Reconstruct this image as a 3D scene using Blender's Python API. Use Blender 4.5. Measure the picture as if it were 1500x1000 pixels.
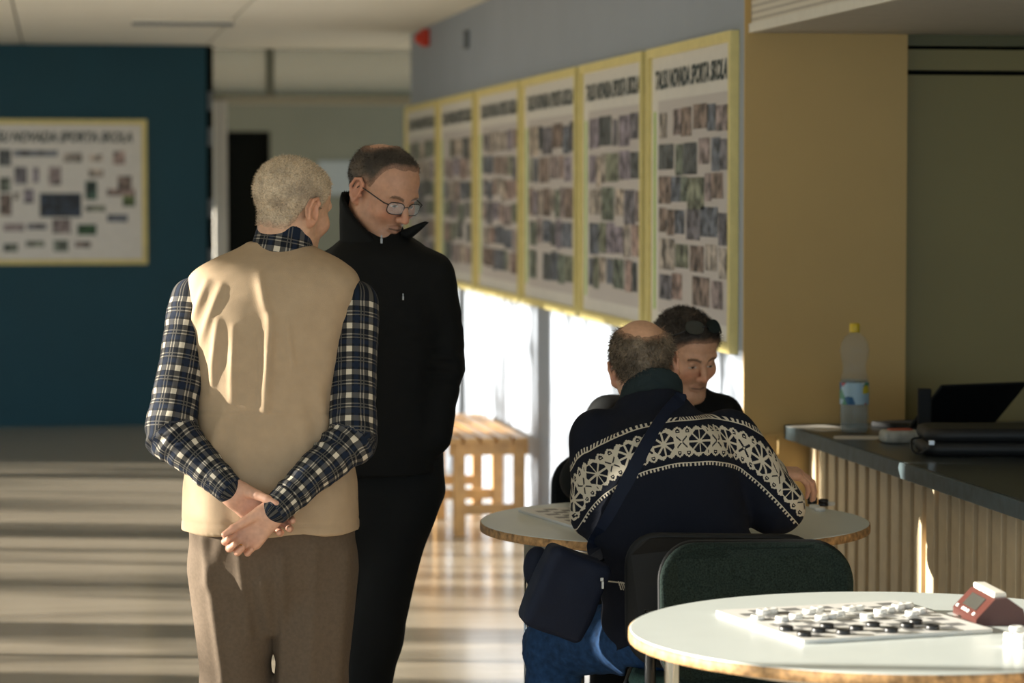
import bpy, bmesh, math, random
import numpy as np
from mathutils import Vector, Matrix
from mathutils.bvhtree import BVHTree

for o in list(bpy.data.objects):
    bpy.data.objects.remove(o, do_unlink=True)
SC = bpy.context.scene
COL = SC.collection
random.seed(7)
RNG = np.random.RandomState(11)

# ------------------------------------------------------------------ camera
FPX = 4167.0                      # focal length in pixels of the 1500 px frame
H = 1.65                          # camera height
PITCH = math.atan(223.0 / FPX)    # horizon at v = 277
YAW = math.atan(665.0 / FPX)      # the long wall vanishes at u = 85
cam_d = bpy.data.cameras.new('camera')
cam_d.sensor_width = 36.0
cam_d.lens = FPX * 36.0 / 1500.0
cam_d.clip_start = 0.1
cam_d.clip_end = 500
cam_d.dof.use_dof = True
cam_d.dof.focus_distance = 7.05
cam_d.dof.aperture_fstop = 3.4
cam = bpy.data.objects.new('camera', cam_d)
COL.objects.link(cam)
cam.location = (0, 0, H)
cam.rotation_euler = (math.pi / 2 - PITCH, 0, -YAW)
SC.camera = cam

# ------------------------------------------------------------------ light
wd = bpy.data.worlds.new('sky')
SC.world = wd
wd.use_nodes = True
bg = wd.node_tree.nodes['Background']
bg.inputs['Color'].default_value = (0.70, 0.88, 1.0, 1)
bg.inputs['Strength'].default_value = 1.35
sun_d = bpy.data.lights.new('sun', 'SUN')
sun_d.energy = 18.5
sun_d.angle = math.radians(0.55)
sun_d.color = (1.0, 0.94, 0.82)
sun = bpy.data.objects.new('sun', sun_d)
COL.objects.link(sun)
SUN_EL = math.radians(11.0)
SM = -0.09                         # drift in depth per metre to the right
sdir = Vector((math.cos(YAW) * 1.0 + math.sin(YAW) * SM, -math.sin(YAW) + math.cos(YAW) * SM, 0)).normalized()
sdir = Vector((sdir.x * math.cos(SUN_EL), sdir.y * math.cos(SUN_EL), -math.sin(SUN_EL)))
sun.rotation_euler = sdir.to_track_quat('-Z', 'Y').to_euler()
sun.location = (-12, 6, 6)
vs = SC.view_settings
vs.view_transform = 'Standard'
vs.look = 'None'
vs.gamma = 1.0
vs.use_curve_mapping = False
vs.exposure = 0.15

# ------------------------------------------------------------------ pixel helpers (camera-aligned frame: x right, y depth, z up)
CP, SP = math.cos(PITCH), math.sin(PITCH)
CY, SY = math.cos(YAW), math.sin(YAW)
def J(u, v, d):
    a = (u - 750) / FPX; b = (500 - v) / FPX
    t = d / (CP + b * SP)
    return np.array((a * t, d, H + t * (-SP + b * CP)))
def onz(u, v, z):
    a = (u - 750) / FPX; b = (500 - v) / FPX
    t = (z - H) / (-SP + b * CP)
    return np.array((a * t, t * (CP + b * SP), z))
def W(p):
    return Vector((p[0] * CY + p[1] * SY, -p[0] * SY + p[1] * CY, p[2]))
def onX(u, v, X):
    a = (u - 750) / FPX; b = (500 - v) / FPX
    dx, dy, dz = a, CP + b * SP, -SP + b * CP
    wx, wy = dx * CY + dy * SY, -dx * SY + dy * CY
    t = X / wx
    return Vector((X, wy * t, H + dz * t))

# ------------------------------------------------------------------ objects
def tag(o, label=None, cat=None, group=None, kind=None):
    if label: o['label'] = label
    if cat: o['category'] = cat
    if group: o['group'] = group
    if kind: o['kind'] = kind
    return o
def empty(name, loc=(0, 0, 0), rz=0.0):
    o = bpy.data.objects.new(name, None)
    o.empty_display_size = 0.1
    COL.objects.link(o)
    o.location = loc; o.rotation_euler = (0, 0, rz)
    return o
def link_mesh(name, me, mat=None, parent=None, loc=None, rz=None):
    o = bpy.data.objects.new(name, me)
    COL.objects.link(o)
    if mat is not None and not me.materials: me.materials.append(mat)
    if parent is not None: o.parent = parent
    if loc is not None: o.location = loc
    if rz is not None: o.rotation_euler = (0, 0, rz)
    return o
def struct(o):
    o['kind'] = 'structure'
    return o
def mesh_np(name, V, F, smooth=True):
    me = bpy.data.meshes.new(name)
    V = np.asarray(V, dtype=np.float32)
    me.vertices.add(len(V)); me.vertices.foreach_set('co', V.ravel())
    if isinstance(F, np.ndarray):
        n, k = F.shape
        me.loops.add(n * k); me.loops.foreach_set('vertex_index', F.ravel().astype(np.int32))
        me.polygons.add(n); me.polygons.foreach_set('loop_start', np.arange(0, n * k, k, dtype=np.int32))
        me.polygons.foreach_set('loop_total', np.full(n, k, dtype=np.int32))
    else:
        me.from_pydata([], [], []) if False else None
        tot = [len(f) for f in F]
        st = np.concatenate(([0], np.cumsum(tot)[:-1])).astype(np.int32)
        li = np.array([i for f in F for i in f], dtype=np.int32)
        me.loops.add(len(li)); me.loops.foreach_set('vertex_index', li)
        me.polygons.add(len(F)); me.polygons.foreach_set('loop_start', st)
        me.polygons.foreach_set('loop_total', np.array(tot, dtype=np.int32))
    me.update(calc_edges=True)
    me.validate()
    if smooth:
        me.polygons.foreach_set('use_smooth', np.ones(len(me.polygons), dtype=bool))
    return me

class MB:
    """collects simple shapes into one mesh"""
    def __init__(s): s.v = []; s.f = []; s.sm = []
    def add(s, V, F, smooth=False):
        b = len(s.v); s.v += [tuple(map(float, p)) for p in V]
        s.f += [tuple(i + b for i in f) for f in F]; s.sm += [smooth] * len(F)
        return s
    def box(s, a, b, bev=0.0):
        x0, y0, z0 = a; x1, y1, z1 = b
        if bev <= 0:
            V = [(x0,y0,z0),(x1,y0,z0),(x1,y1,z0),(x0,y1,z0),(x0,y0,z1),(x1,y0,z1),(x1,y1,z1),(x0,y1,z1)]
            return s.add(V, [(3,2,1,0),(4,5,6,7),(0,1,5,4),(1,2,6,5),(2,3,7,6),(3,0,4,7)])
        bm = bmesh.new(); bmesh.ops.create_cube(bm, size=1)
        for w in bm.verts: w.co = Vector(((x0+x1)/2+w.co.x*(x1-x0), (y0+y1)/2+w.co.y*(y1-y0), (z0+z1)/2+w.co.z*(z1-z0)))
        bmesh.ops.bevel(bm, geom=list(bm.edges), offset=bev, segments=2, profile=0.6, affect='EDGES')
        bm.verts.index_update()
        s.add([w.co[:] for w in bm.verts], [[w.index for w in f.verts] for f in bm.faces]); bm.free()
        return s
    def tube(s, pts, r, n=10, cap=True, flat=None):
        pts = [Vector(p) for p in pts]; m = len(pts)
        if not hasattr(r, '__len__'): r = [r] * m
        V = []; prev = None
        for i, p in enumerate(pts):
            t = (pts[min(i+1, m-1)] - pts[max(i-1, 0)]).normalized()
            if prev is None:
                a = Vector((0,0,1)) if abs(t.z) < 0.9 else Vector((1,0,0))
                x = t.cross(a).normalized()
            else:
                x = (prev - t * prev.dot(t)).normalized()
            prev = x; y = t.cross(x)
            for k in range(n):
                c, q = math.cos(2*math.pi*k/n), math.sin(2*math.pi*k/n)
                V.append(p + x * (c * r[i]) + y * (q * r[i] * (flat or 1)))
        F = [(i*n+k, i*n+(k+1)%n, (i+1)*n+(k+1)%n, (i+1)*n+k) for i in range(m-1) for k in range(n)]
        b = len(s.v); s.add(V, F, True)
        if cap:
            s.f += [tuple(b+k for k in reversed(range(n))), tuple(b+(m-1)*n+k for k in range(n))]; s.sm += [False, False]
        return s
    def lathe(s, prof, n=32, c=(0,0,0)):
        V = []; m = len(prof)
        for r, z in prof:
            for k in range(n):
                a = 2*math.pi*k/n; V.append((c[0]+r*math.cos(a), c[1]+r*math.sin(a), c[2]+z))
        F = [(i*n+k, i*n+(k+1)%n, (i+1)*n+(k+1)%n, (i+1)*n+k) for i in range(m-1) for k in range(n)]
        b = len(s.v); s.add(V, F, True)
        s.f += [tuple(b+k for k in reversed(range(n))), tuple(b+(m-1)*n+k for k in range(n))]; s.sm += [False, False]
        return s
    def slab(s, outline, z0, z1, rd=0.004, bend=None):
        """rounded slab over a 2D outline; bend(x, y, z) -> point"""
        o = [Vector((p[0], p[1])) for p in outline]; n = len(o); V = []
        cen = sum(o, Vector((0, 0))) / n
        for ins, z in ((rd, z0), (rd*0.3, z0+rd*0.3), (0, z0+rd), (0, z1-rd), (rd*0.3, z1-rd*0.3), (rd, z1)):
            for p in o:
                d = p - cen; L = max(d.length, 1e-6); q = cen + d * ((L - ins) / L)
                V.append(bend(q.x, q.y, z) if bend else (q.x, q.y, z))
        F = [(i*n+k, i*n+(k+1)%n, (i+1)*n+(k+1)%n, (i+1)*n+k) for i in range(5) for k in range(n)]
        b = len(s.v); s.add(V, F, True)
        s.f += [tuple(b+k for k in reversed(range(n))), tuple(b+5*n+k for k in range(n))]; s.sm += [False, False]
        return s
    def prism(s, prof, d0, d1, axis='y'):
        n = len(prof); V = []
        for d in (d0, d1):
            for a, b in prof:
                V.append((a, d, b) if axis == 'y' else ((d, a, b) if axis == 'x' else (a, b, d)))
        F = [(k, (k+1)%n, n+(k+1)%n, n+k) for k in range(n)] + [tuple(reversed(range(n))), tuple(n+k for k in range(n))]
        return s.add(V, F)
    def mesh(s, name):
        me = bpy.data.meshes.new(name)
        me.from_pydata(s.v, [], s.f)
        me.polygons.foreach_set('use_smooth', s.sm)
        bm = bmesh.new(); bm.from_mesh(me); bmesh.ops.recalc_face_normals(bm, faces=list(bm.faces)); bm.to_mesh(me); bm.free()
        me.update()
        return me
    def build(s, name, mat, parent=None, loc=None, rz=None):
        return link_mesh(name, s.mesh(name), mat, parent, loc, rz)

def circle(r, n=64, cx=0, cy=0):
    return [(cx + r*math.cos(2*math.pi*k/n), cy + r*math.sin(2*math.pi*k/n)) for k in range(n)]
def rrect(w, h, r, n=6, cx=0, cy=0):
    P = []
    for sx, sy, a0 in ((1,1,0),(-1,1,90),(-1,-1,180),(1,-1,270)):
        for k in range(n+1):
            a = math.radians(a0 + 90*k/n)
            P.append((cx + sx*(w/2-r) + r*math.cos(a), cy + sy*(h/2-r) + r*math.sin(a)))
    return P
def smooth_path(pts, m=6):
    P = [np.array(p, float) for p in pts]; P = [2*P[0]-P[1]] + P + [2*P[-1]-P[-2]]; out = []
    for i in range(1, len(P)-2):
        for k in range(m):
            t = k/m; a, b, c, d = P[i-1], P[i], P[i+1], P[i+2]
            out.append(0.5*((2*b)+(-a+c)*t+(2*a-5*b+4*c-d)*t*t+(-a+3*b-3*c+d)*t**3))
    out.append(P[-2]); return out

# ------------------------------------------------------------------ materials
def principled(m):
    return m.node_tree.nodes['Principled BSDF']
def mat(name, col, rough=0.6, metal=0.0, var=0.0, vscale=20.0, bump=0.0, bscale=200.0, coat=0.0, spec=None, sheen=0.0, stretch=None):
    m = bpy.data.materials.new(name); m.use_nodes = True
    nt = m.node_tree; b = principled(m)
    b.inputs['Base Color'].default_value = (*col, 1); b.inputs['Roughness'].default_value = rough
    b.inputs['Metallic'].default_value = metal
    if coat: b.inputs['Coat Weight'].default_value = coat; b.inputs['Coat Roughness'].default_value = 0.15
    if spec is not None: b.inputs['Specular IOR Level'].default_value = spec
    if sheen: b.inputs['Sheen Weight'].default_value = sheen; b.inputs['Sheen Roughness'].default_value = 0.5
    tc = nt.nodes.new('ShaderNodeTexCoord'); mp = nt.nodes.new('ShaderNodeMapping')
    nt.links.new(tc.outputs['Object'], mp.inputs['Vector'])
    if stretch: mp.inputs['Scale'].default_value = stretch
    if var > 0:
        n = nt.nodes.new('ShaderNodeTexNoise'); n.inputs['Scale'].default_value = vscale; n.inputs['Detail'].default_value = 5
        nt.links.new(mp.outputs[0], n.inputs['Vector'])
        r = nt.nodes.new('ShaderNodeValToRGB')
        r.color_ramp.elements[0].position = 0.3; r.color_ramp.elements[1].position = 0.7
        r.color_ramp.elements[0].color = (*[c*(1-var) for c in col], 1)
        r.color_ramp.elements[1].color = (*[min(1, c*(1+var)) for c in col], 1)
        nt.links.new(n.outputs['Fac'], r.inputs['Fac']); nt.links.new(r.outputs['Color'], b.inputs['Base Color'])
    if bump > 0:
        n2 = nt.nodes.new('ShaderNodeTexNoise'); n2.inputs['Scale'].default_value = bscale; n2.inputs['Detail'].default_value = 3
        nt.links.new(mp.outputs[0], n2.inputs['Vector'])
        bp = nt.nodes.new('ShaderNodeBump'); bp.inputs['Strength'].default_value = bump; bp.inputs['Distance'].default_value = 0.002
        nt.links.new(n2.outputs['Fac'], bp.inputs['Height']); nt.links.new(bp.outputs['Normal'], b.inputs['Normal'])
    return m
def attr_mat(name, attr, rough=0.6, bump=0.0, bscale=300.0, sss=0.0, sheen=0.0, spec=None, var=0.0, vscale=150.0):
    m = mat(name, (0.5, 0.5, 0.5), rough, bump=bump, bscale=bscale, sheen=sheen, spec=spec)
    nt = m.node_tree; b = principled(m)
    a = nt.nodes.new('ShaderNodeAttribute'); a.attribute_name = attr
    src = a.outputs['Color']
    if var:
        tc = nt.nodes.new('ShaderNodeTexCoord'); n = nt.nodes.new('ShaderNodeTexNoise'); n.inputs['Scale'].default_value = vscale; n.inputs['Detail'].default_value = 4
        nt.links.new(tc.outputs['Object'], n.inputs['Vector'])
        mr = nt.nodes.new('ShaderNodeMapRange'); mr.inputs[1].default_value = 0.3; mr.inputs[2].default_value = 0.7
        mr.inputs[3].default_value = 1 - var; mr.inputs[4].default_value = 1 + var
        nt.links.new(n.outputs['Fac'], mr.inputs[0])
        mx = nt.nodes.new('ShaderNodeVectorMath'); mx.operation = 'SCALE'
        nt.links.new(src, mx.inputs[0]); nt.links.new(mr.outputs[0], mx.inputs['Scale']); src = mx.outputs[0]
    nt.links.new(src, b.inputs['Base Color'])
    if sss:
        b.inputs['Subsurface Weight'].default_value = sss
        b.inputs['Subsurface Radius'].default_value = (0.012, 0.005, 0.003); b.inputs['Subsurface Scale'].default_value = 1.0
    return m

class E:
    """node arithmetic"""
    nt = None
    def __init__(s, sock): s.s = sock
    @staticmethod
    def op(o, *a):
        n = E.nt.nodes.new('ShaderNodeMath'); n.operation = o
        for i, x in enumerate(a):
            if isinstance(x, E): E.nt.links.new(x.s, n.inputs[i])
            else: n.inputs[i].default_value = float(x)
        return E(n.outputs[0])
    def __add__(s, o): return E.op('ADD', s, o)
    def __sub__(s, o): return E.op('SUBTRACT', s, o)
    def __rsub__(s, o): return E.op('SUBTRACT', o, s)
    def __mul__(s, o): return E.op('MULTIPLY', s, o)
    def __truediv__(s, o): return E.op('DIVIDE', s, o)
    def abs(s): return E.op('ABSOLUTE', s)
    def lt(s, o): return E.op('LESS_THAN', s, o)
    def gt(s, o): return E.op('GREATER_THAN', s, o)
    def mod(s, p): return E.op('FLOORED_MODULO', s, p)
    def floor(s): return E.op('FLOOR', s)
def AND(*a):
    r = a[0]
    for x in a[1:]: r = E.op('MULTIPLY', r, x)
    return r
def OR(*a):
    r = a[0]
    for x in a[1:]: r = E.op('MAXIMUM', r, x)
    return r
def NOT(a): return E.op('SUBTRACT', 1.0, a)
def mixcol(fac, c0, c1):
    n = E.nt.nodes.new('ShaderNodeMix'); n.data_type = 'RGBA'
    for i, c in ((6, c0), (7, c1)):
        if isinstance(c, tuple): n.inputs[i].default_value = (*c, 1)
        else: E.nt.links.new(c, n.inputs[i])
    E.nt.links.new(fac.s, n.inputs[0])
    return n.outputs[2]

M = {}
M['floor'] = mat('polished floor', (0.40, 0.34, 0.26), 0.16, var=0.10, vscale=3.0, spec=0.6, stretch=(0.4, 4, 1))
M['blue'] = mat('dark teal wall paint', (0.002, 0.062, 0.098), 0.6, var=0.05, vscale=3)
M['lilac'] = mat('grey blue wall paint', (0.33, 0.37, 0.44), 0.55, var=0.04, vscale=2)
M['yellow'] = mat('ochre wall paint', (0.55, 0.365, 0.135), 0.6, var=0.05, vscale=2)
M['olive'] = mat('olive shutter paint', (0.26, 0.21, 0.075), 0.5, var=0.05, vscale=2)
M['dark'] = mat('dark gap', (0.005, 0.006, 0.005), 0.9, spec=.1)
M['ceil'] = mat('cream ceiling board', (0.82, 0.79, 0.70), 0.8, var=0.03, vscale=4)
M['greywall'] = mat('grey green wall paint', (0.20, 0.205, 0.16), 0.7, var=0.06, vscale=1.5)
M['white'] = mat('white paint', (0.78, 0.74, 0.66), 0.5, var=0.03)
M['black'] = mat('black plastic', (0.007, 0.008, 0.009), 0.6, bump=0.05, spec=.25)
M['tube'] = mat('black lacquered steel', (0.008, 0.009, 0.010), 0.3)
M['chrome'] = mat('chromed steel', (0.75, 0.75, 0.75), 0.12, metal=1.0)
M['laminate'] = mat('white laminate', (0.66, 0.71, 0.69), 0.28, var=0.02, vscale=8)
M['edge'] = mat('worn particleboard edge', (0.42, 0.24, 0.10), 0.7, var=0.55, vscale=60)
M['edgeline'] = mat('dark edge seam', (0.05, 0.035, 0.02), 0.6)
M['wood'] = mat('varnished pine', (0.58, 0.32, 0.11), 0.4, var=0.2, vscale=14, stretch=(1, 0.2, 1))
M['frame'] = mat('yellow picture frame', (0.80, 0.68, 0.28), 0.45, var=0.06)
M['paper'] = mat('poster paper', (0.86, 0.82, 0.77), 0.35, var=0.03, coat=0.15)
M['print'] = mat('title ink', (0.025, 0.045, 0.05), 0.6)
M['green'] = mat('green stripe print', (0.42, 0.62, 0.12), 0.5)
M['slate'] = mat('dark counter laminate', (0.030, 0.036, 0.036), 0.3, var=0.15, vscale=40)
M['trimgrey'] = mat('worn grey counter edge', (0.06, 0.085, 0.095), 0.4, var=0.35, vscale=25)
M['slat'] = mat('cream painted batten', (0.70, 0.56, 0.36), 0.5, var=0.06)
M['slatback'] = mat('brown counter backing', (0.33, 0.22, 0.11), 0.6)
M['red'] = mat('red alarm plastic', (0.62, 0.05, 0.02), 0.4)
M['greybox'] = mat('grey box', (0.16, 0.18, 0.20), 0.5)
# ------------------------------------------------------------------ the setting
XW = 2.26                                   # face of the long poster wall
YC = onX(1090, 400, XW).y                   # its near corner
YE = onX(602, 200, XW).y                    # its far corner
ZC = 2.65                                   # ceiling
def onY(u, v, Y):
    a = (u - 750) / FPX; b = (500 - v) / FPX
    dx, dy, dz = a, CP + b * SP, -SP + b * CP
    wx, wy = dx * CY + dy * SY, -dx * SY + dy * CY
    t = Y / wy
    return Vector((wx * t, Y, H + dz * t))
YB = 20.0                                   # teal wall
XBE = onY(303, 300, YB).x                   # its free edge

# ground outside and floor
struct(MB().box((-60, -30, -0.30), (-4.75, 60, -0.06)).build('ground', mat('dry winter grass', (0.22, 0.19, 0.10), 0.9, var=0.3, vscale=2)))
struct(MB().box((-4.7, 1.5, -0.2), (7.0, 32, 0)).build('floor', M['floor']))
# ceiling: boards with open joints under a dark slab
ceil = struct(MB().box((-4.7, 1.5, ZC + 0.02), (7.0, 32, ZC + 0.2)).build('ceiling', M['dark']))
pw = 1.262; x0 = XBE - 4 * pw
cp_me = MB().box((0.006, 0.006, 0), (pw - 0.006, 2.994, 0.02)).mesh('ceiling_panel')
for i in range(9):
    for k in range(10):
        link_mesh('ceiling_panel', cp_me, M['ceil'], ceil, (x0 + i * pw, 1.7 + k * 3.0, ZC))
# light slot in the ceiling
ps = onz(190, 30, ZC); pe = onz(345, 30, ZC); a, b = W(ps), W(pe)
slot = empty('ceiling_lamp', (a.x, (a.y + b.y) / 2, ZC))
Lx = b.x - a.x
MB().box((0, -0.05, -0.012), (Lx, 0.05, 0.0)).build('housing', M['ceil'], slot)
MB().box((0.01, -0.035, -0.03), (Lx - 0.01, 0.035, -0.012)).build('diffuser', M['greybox'], slot)
tag(slot, 'long thin unlit lamp strip under the cream ceiling', 'ceiling lamp')

# walls
struct(MB().box((XW, YC + 0.012, 0), (XW + 0.2, YE, ZC + 0.02)).build('wall_right', M['lilac']))
XR = onY(1328, 300, YC).x
wn = struct(MB().box((XW, YC, 0), (XR, YC + 0.012, ZC)).build('wall_niche', M['yellow']))
MB().box((XW + 0.2, YC + 0.012, 0), (XR, YC + 0.14, ZC)).build('pier', M['yellow'], wn)
struct(MB().box((6.8, 1.5, 0), (7.0, YE, ZC)).build('wall_far_right', M['yellow']))
# shutter in the recess behind the counter
zt1 = onY(1400, 56, YC + 0.1).z; zt2 = onY(1400, 68, YC + 0.1).z; zt3 = onY(1400, 105, YC + 0.1).z
d1 = struct(MB().box((XR, YC + 0.12, 0), (6.8, YC + 0.2, ZC)).build('door_1', M['dark']))
MB().box((XR + 0.012, YC + 0.09, 0.0), (6.8, YC + 0.12, zt3 - 0.012)).build('leaf', M['olive'], d1)
MB().box((XR + 0.004, YC + 0.075, zt3 + 0.004), (6.8, YC + 0.12, zt2 - 0.012)).build('header', M['olive'], d1)
MB().box((XR + 0.004, YC + 0.06, zt2), (6.8, YC + 0.12, zt1 + 0.06)).build('head_rail', mat('dark olive rail', (0.13, 0.12, 0.045), 0.5), d1)
# soffit box over the counter, perforated front
ZS = onY(1100, 48, YC).z
XS = onY(1100, 60, YC).x
sof = struct(MB().box((XS + 0.006, 2.0, ZS), (6.8, YC, ZC)).build('soffit', mat('grey soffit paint', (0.50, 0.47, 0.42), 0.6, var=0.04)))
pm = mat('perforated cream sheet', (0.74, 0.68, 0.58), 0.5)
E.nt = pm.node_tree
tc = E.nt.nodes.new('ShaderNodeTexCoord'); sx = E.nt.nodes.new('ShaderNodeSeparateXYZ'); E.nt.links.new(tc.outputs['Object'], sx.inputs[0])
gy = (E(sx.outputs[1]) / 0.022).mod(1.0) - 0.5; gz = (E(sx.outputs[2]) / 0.022).mod(1.0) - 0.5
hole = E.op('SQRT', gy * gy + gz * gz).lt(0.26)
E.nt.links.new(mixcol(hole, (0.74, 0.68, 0.58), (0.25, 0.21, 0.18)), principled(pm).inputs['Base Color'])
MB().box((XS, 2.0, ZS + 0.03), (XS + 0.006, YC, ZC)).build('perforated_sheet', pm, sof)
MB().box((XS - 0.008, 2.0, ZS), (XS + 0.006, YC, ZS + 0.03)).build('edge_strip', M['white'], sof)

# teal wall, far hall
struct(MB().box((-4.7, YB, 0), (XBE, YB + 0.2, ZC)).build('wall_back', M['blue']))
fh = struct(MB().box((XBE, YB + 0.05, 0), (XBE + 0.05, YB + 0.16, ZC)).build('door_2', M['dark']))
for zz in (0.35, 1.1, 1.45, 1.95, 2.2):
    MB().box((XBE + 0.012, YB + 0.03, zz), (XBE + 0.045, YB + 0.05, zz + 0.13)).build('hinge', M['greybox'], fh)
pl = onY(313, 148, YB + 0.3); pr = onY(332, 148, YB + 0.3)
struct(MB().box((pl.x, YB + 0.25, 0), (pr.x, YB + 0.35, pl.z)).build('trim_1', M['white']))
YH = 29.0
dl = onY(330, 192, YH); dr = onY(396, 192, YH)
hb = struct(MB().box((-3, YH, 0), (dl.x, YH + 0.2, ZC)).box((dl.x, YH, dl.z), (dr.x, YH + 0.2, ZC)).box((dr.x, YH, 0), (7, YH + 0.2, ZC)).build('wall_hall', M['greywall']))
struct(MB().box((dl.x - 0.02, YH + 0.12, 0), (dr.x + 0.02, YH + 0.18, dl.z + 0.02)).build('doorway_shade', M['dark']))  # near-black panel: the darkness of the open doorway put into its colour
q0 = onY(465, 236, YH); q1 = onY(516, 285, YH)
np_ = MB().box((q0.x, YH - 0.04, q1.z), (q1.x, YH, q0.z)).build('notice_panel', mat('pale grey blue panel', (0.36, 0.40, 0.42), 0.5))
tag(np_, 'pale grey blue panel on the far hall wall', 'panel')
# glazed transom across the opening
tz0 = onY(450, 153, YB + 0.4).z; tz1 = onY(450, 141, YB + 0.4).z
XO0, XO1 = XBE + 0.05, XW + 2.0
w9 = struct(MB().box((XO0, YB + 0.36, tz0), (XO1, YB + 0.44, tz1)).build('window_1', mat('beige transom bar', (0.42, 0.38, 0.28), 0.5)))
um = onY(395, 100, YB + 0.4).x
MB().box((um - 0.03, YB + 0.37, tz1), (um + 0.03, YB + 0.43, ZC)).build('mullion', M['greywall'], w9)
gm = bpy.data.materials.new('dusty glass'); gm.use_nodes = True
nt = gm.node_tree; pb = principled(gm)
pb.inputs['Base Color'].default_value = (0.30, 0.34, 0.29, 1); pb.inputs['Roughness'].default_value = 0.3; pb.inputs['Alpha'].default_value = 0.45
for xa, xb in ((XO0, um - 0.03), (um + 0.03, XO1)):
    MB().box((xa, YB + 0.395, tz1), (xb, YB + 0.405, ZC)).build('pane', gm, w9)

# window wall on the left, outside the frame: piers, mullions, sill and lintel shape the low sun
XL = -4.5
def src_f(f, x=0.5):
    """world Y on the window wall of the light that passes depth f at x (camera-aligned)"""
    # point (x', f') on the light line with world X = XL
    xp = (XL - (f - SM * x) * SY) / (CY + SM * SY); fp = f + SM * (xp - x)
    return -xp * SY + fp * CY
yf = onz(100, 677, 0); YWE = src_f(yf[1], yf[0])
ZLN = 1.095 + (XW - XL) / math.hypot(sdir.x, sdir.y) * sdir.x ** 0 * math.tan(SUN_EL) * math.hypot(sdir.x, sdir.y) / sdir.x
lw = struct(MB().box((XL - 0.2, 1.5, ZLN), (XL, YWE, ZC)).box((XL - 0.2, YWE, 0), (XL, YB, ZC)).box((XL - 0.2, 1.5, 0), (XL, YWE, 0.06)).build('wall_left', M['white']))
wm = mat('white window frame', (0.7, 0.7, 0.68), 0.4)
fw = onX(795, 560, XW); fpier = fw.x * SY + fw.y * CY; xpier = fw.x * CY - fw.y * SY
piers = [(4.30, 4.55, .5), (7.08, 8.24, .5), (8.34, 9.32, .9), (10.30, 10.55, 1.), (fpier - .19, fpier + .19, xpier), (16.0, 16.25, 0.)]  # wide unseen piers added to keep sun off the seated men and counter
for k, (f0, f1, xx) in enumerate(piers):
    y0_, y1_ = src_f(f0, xx), src_f(f1, xx)
    w = struct(MB().box((XL - 0.13, y0_, 0.06), (XL - 0.07, y1_, ZLN)).build('window_%d' % (k + 2), wm))
    nx = src_f(piers[k + 1][0], piers[k + 1][2]) if k + 1 < len(piers) else YWE
    nm = int((nx - y1_) / .95)
    for q in range(1, nm + 1):
        ym = y1_ + (nx - y1_) * q / (nm + 1)
        if abs(ym - src_f(5.9)) < .5: continue
        MB().box((XL - 0.12, ym - 0.022, 0.06), (XL - 0.08, ym + 0.022, ZLN)).build('mullion', wm, w)

# bare trees outside the window wall
bark = mat('grey brown bark', (0.12, 0.09, 0.065), 0.9, var=0.3)
def bare_tree(x, y, hgt, r, seed, label):
    rr = random.Random(seed); t = empty('bare_tree', (x, y, -0.07))
    lean = rr.uniform(-0.15, 0.15)
    MB().tube([(0, 0, 0), (0.02, lean * .3, hgt * .3), (-.03, lean * .6, hgt * .6), (0, lean, hgt)], [r, r * .8, r * .55, r * .15], 8).build('trunk', bark, t)
    m = MB()
    for i in range(26):
        z = hgt * rr.uniform(0.12, 0.9); a = rr.uniform(0, 6.28); L = rr.uniform(0.6, 1.7) * (1.15 - z / hgt)
        p = Vector((0, lean * z / hgt, z)); d = Vector((math.cos(a), math.sin(a), rr.uniform(0.3, 1.0))).normalized()
        m.tube([p, p + d * L * .5, p + d * L + Vector((0, 0, .15 * L))], [r * .22, r * .14, 0.006], 5)
        for _ in range(3):
            q = p + d * L * rr.uniform(.3, .9); e = Vector((rr.uniform(-1, 1), rr.uniform(-1, 1), rr.uniform(0, 1))).normalized()
            m.tube([q, q + e * L * .45], [0.014, 0.004], 4)
    m.build('branches', bark, t)['kind'] = 'stuff'
    tag(t, label, 'tree', 'bare trees outside the windows')
tsp = [(-9.5, 8.1, .07), (-11, 9.2, .09), (-10, 10.9, .12), (-14, 11.4, .08), (-12.5, 12.2, .13), (-10, 13.2, .09), (-15, 13.9, .1), (-12, 14.6, .07), (-10.5, 15.4, .11), (-13, 16.6, .09), (-11, 17.9, .1), (-14, 18.8, .12), (-16, 9.9, .11), (-12, 20.4, .1)]
for i, (x, f, r) in enumerate(tsp):
    bare_tree(x, f + (-x) * 0.13, 5.0 + (i % 4) * .5, r, i + 3, 'bare leafless tree standing on the grass outside the windows')

# ------------------------------------------------------------------ posters
def text_mesh(s, size, shear=0.25, width=None):
    cu = bpy.data.curves.new('title', 'FONT'); cu.body = s; cu.size = size; cu.shear = shear; cu.align_x = 'CENTER'; cu.offset = 0.0035; cu.resolution_u = 3
    o = bpy.data.objects.new('tmp', cu); COL.objects.link(o)
    dg = bpy.context.evaluated_depsgraph_get()
    me = bpy.data.meshes.new_from_object(o.evaluated_get(dg)); me.name = 'title'
    bpy.data.objects.remove(o, do_unlink=True)
    co = np.zeros(len(me.vertices) * 3); me.vertices.foreach_get('co', co); co = co.reshape(-1, 3)
    sx_ = width / (co[:, 0].max() - co[:, 0].min()) if width else 1
    out = np.stack([(co[:, 0] - (co[:, 0].max() + co[:, 0].min()) / 2) * sx_, np.zeros(len(co)), co[:, 1]], 1)
    me.vertices.foreach_set('co', out.ravel()); me.update(); me.materials.clear()
    return me
phm = bpy.data.materials.new('photo prints'); phm.use_nodes = True
E.nt = phm.node_tree
at = E.nt.nodes.new('ShaderNodeAttribute'); at.attribute_name = 'Col'
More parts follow.
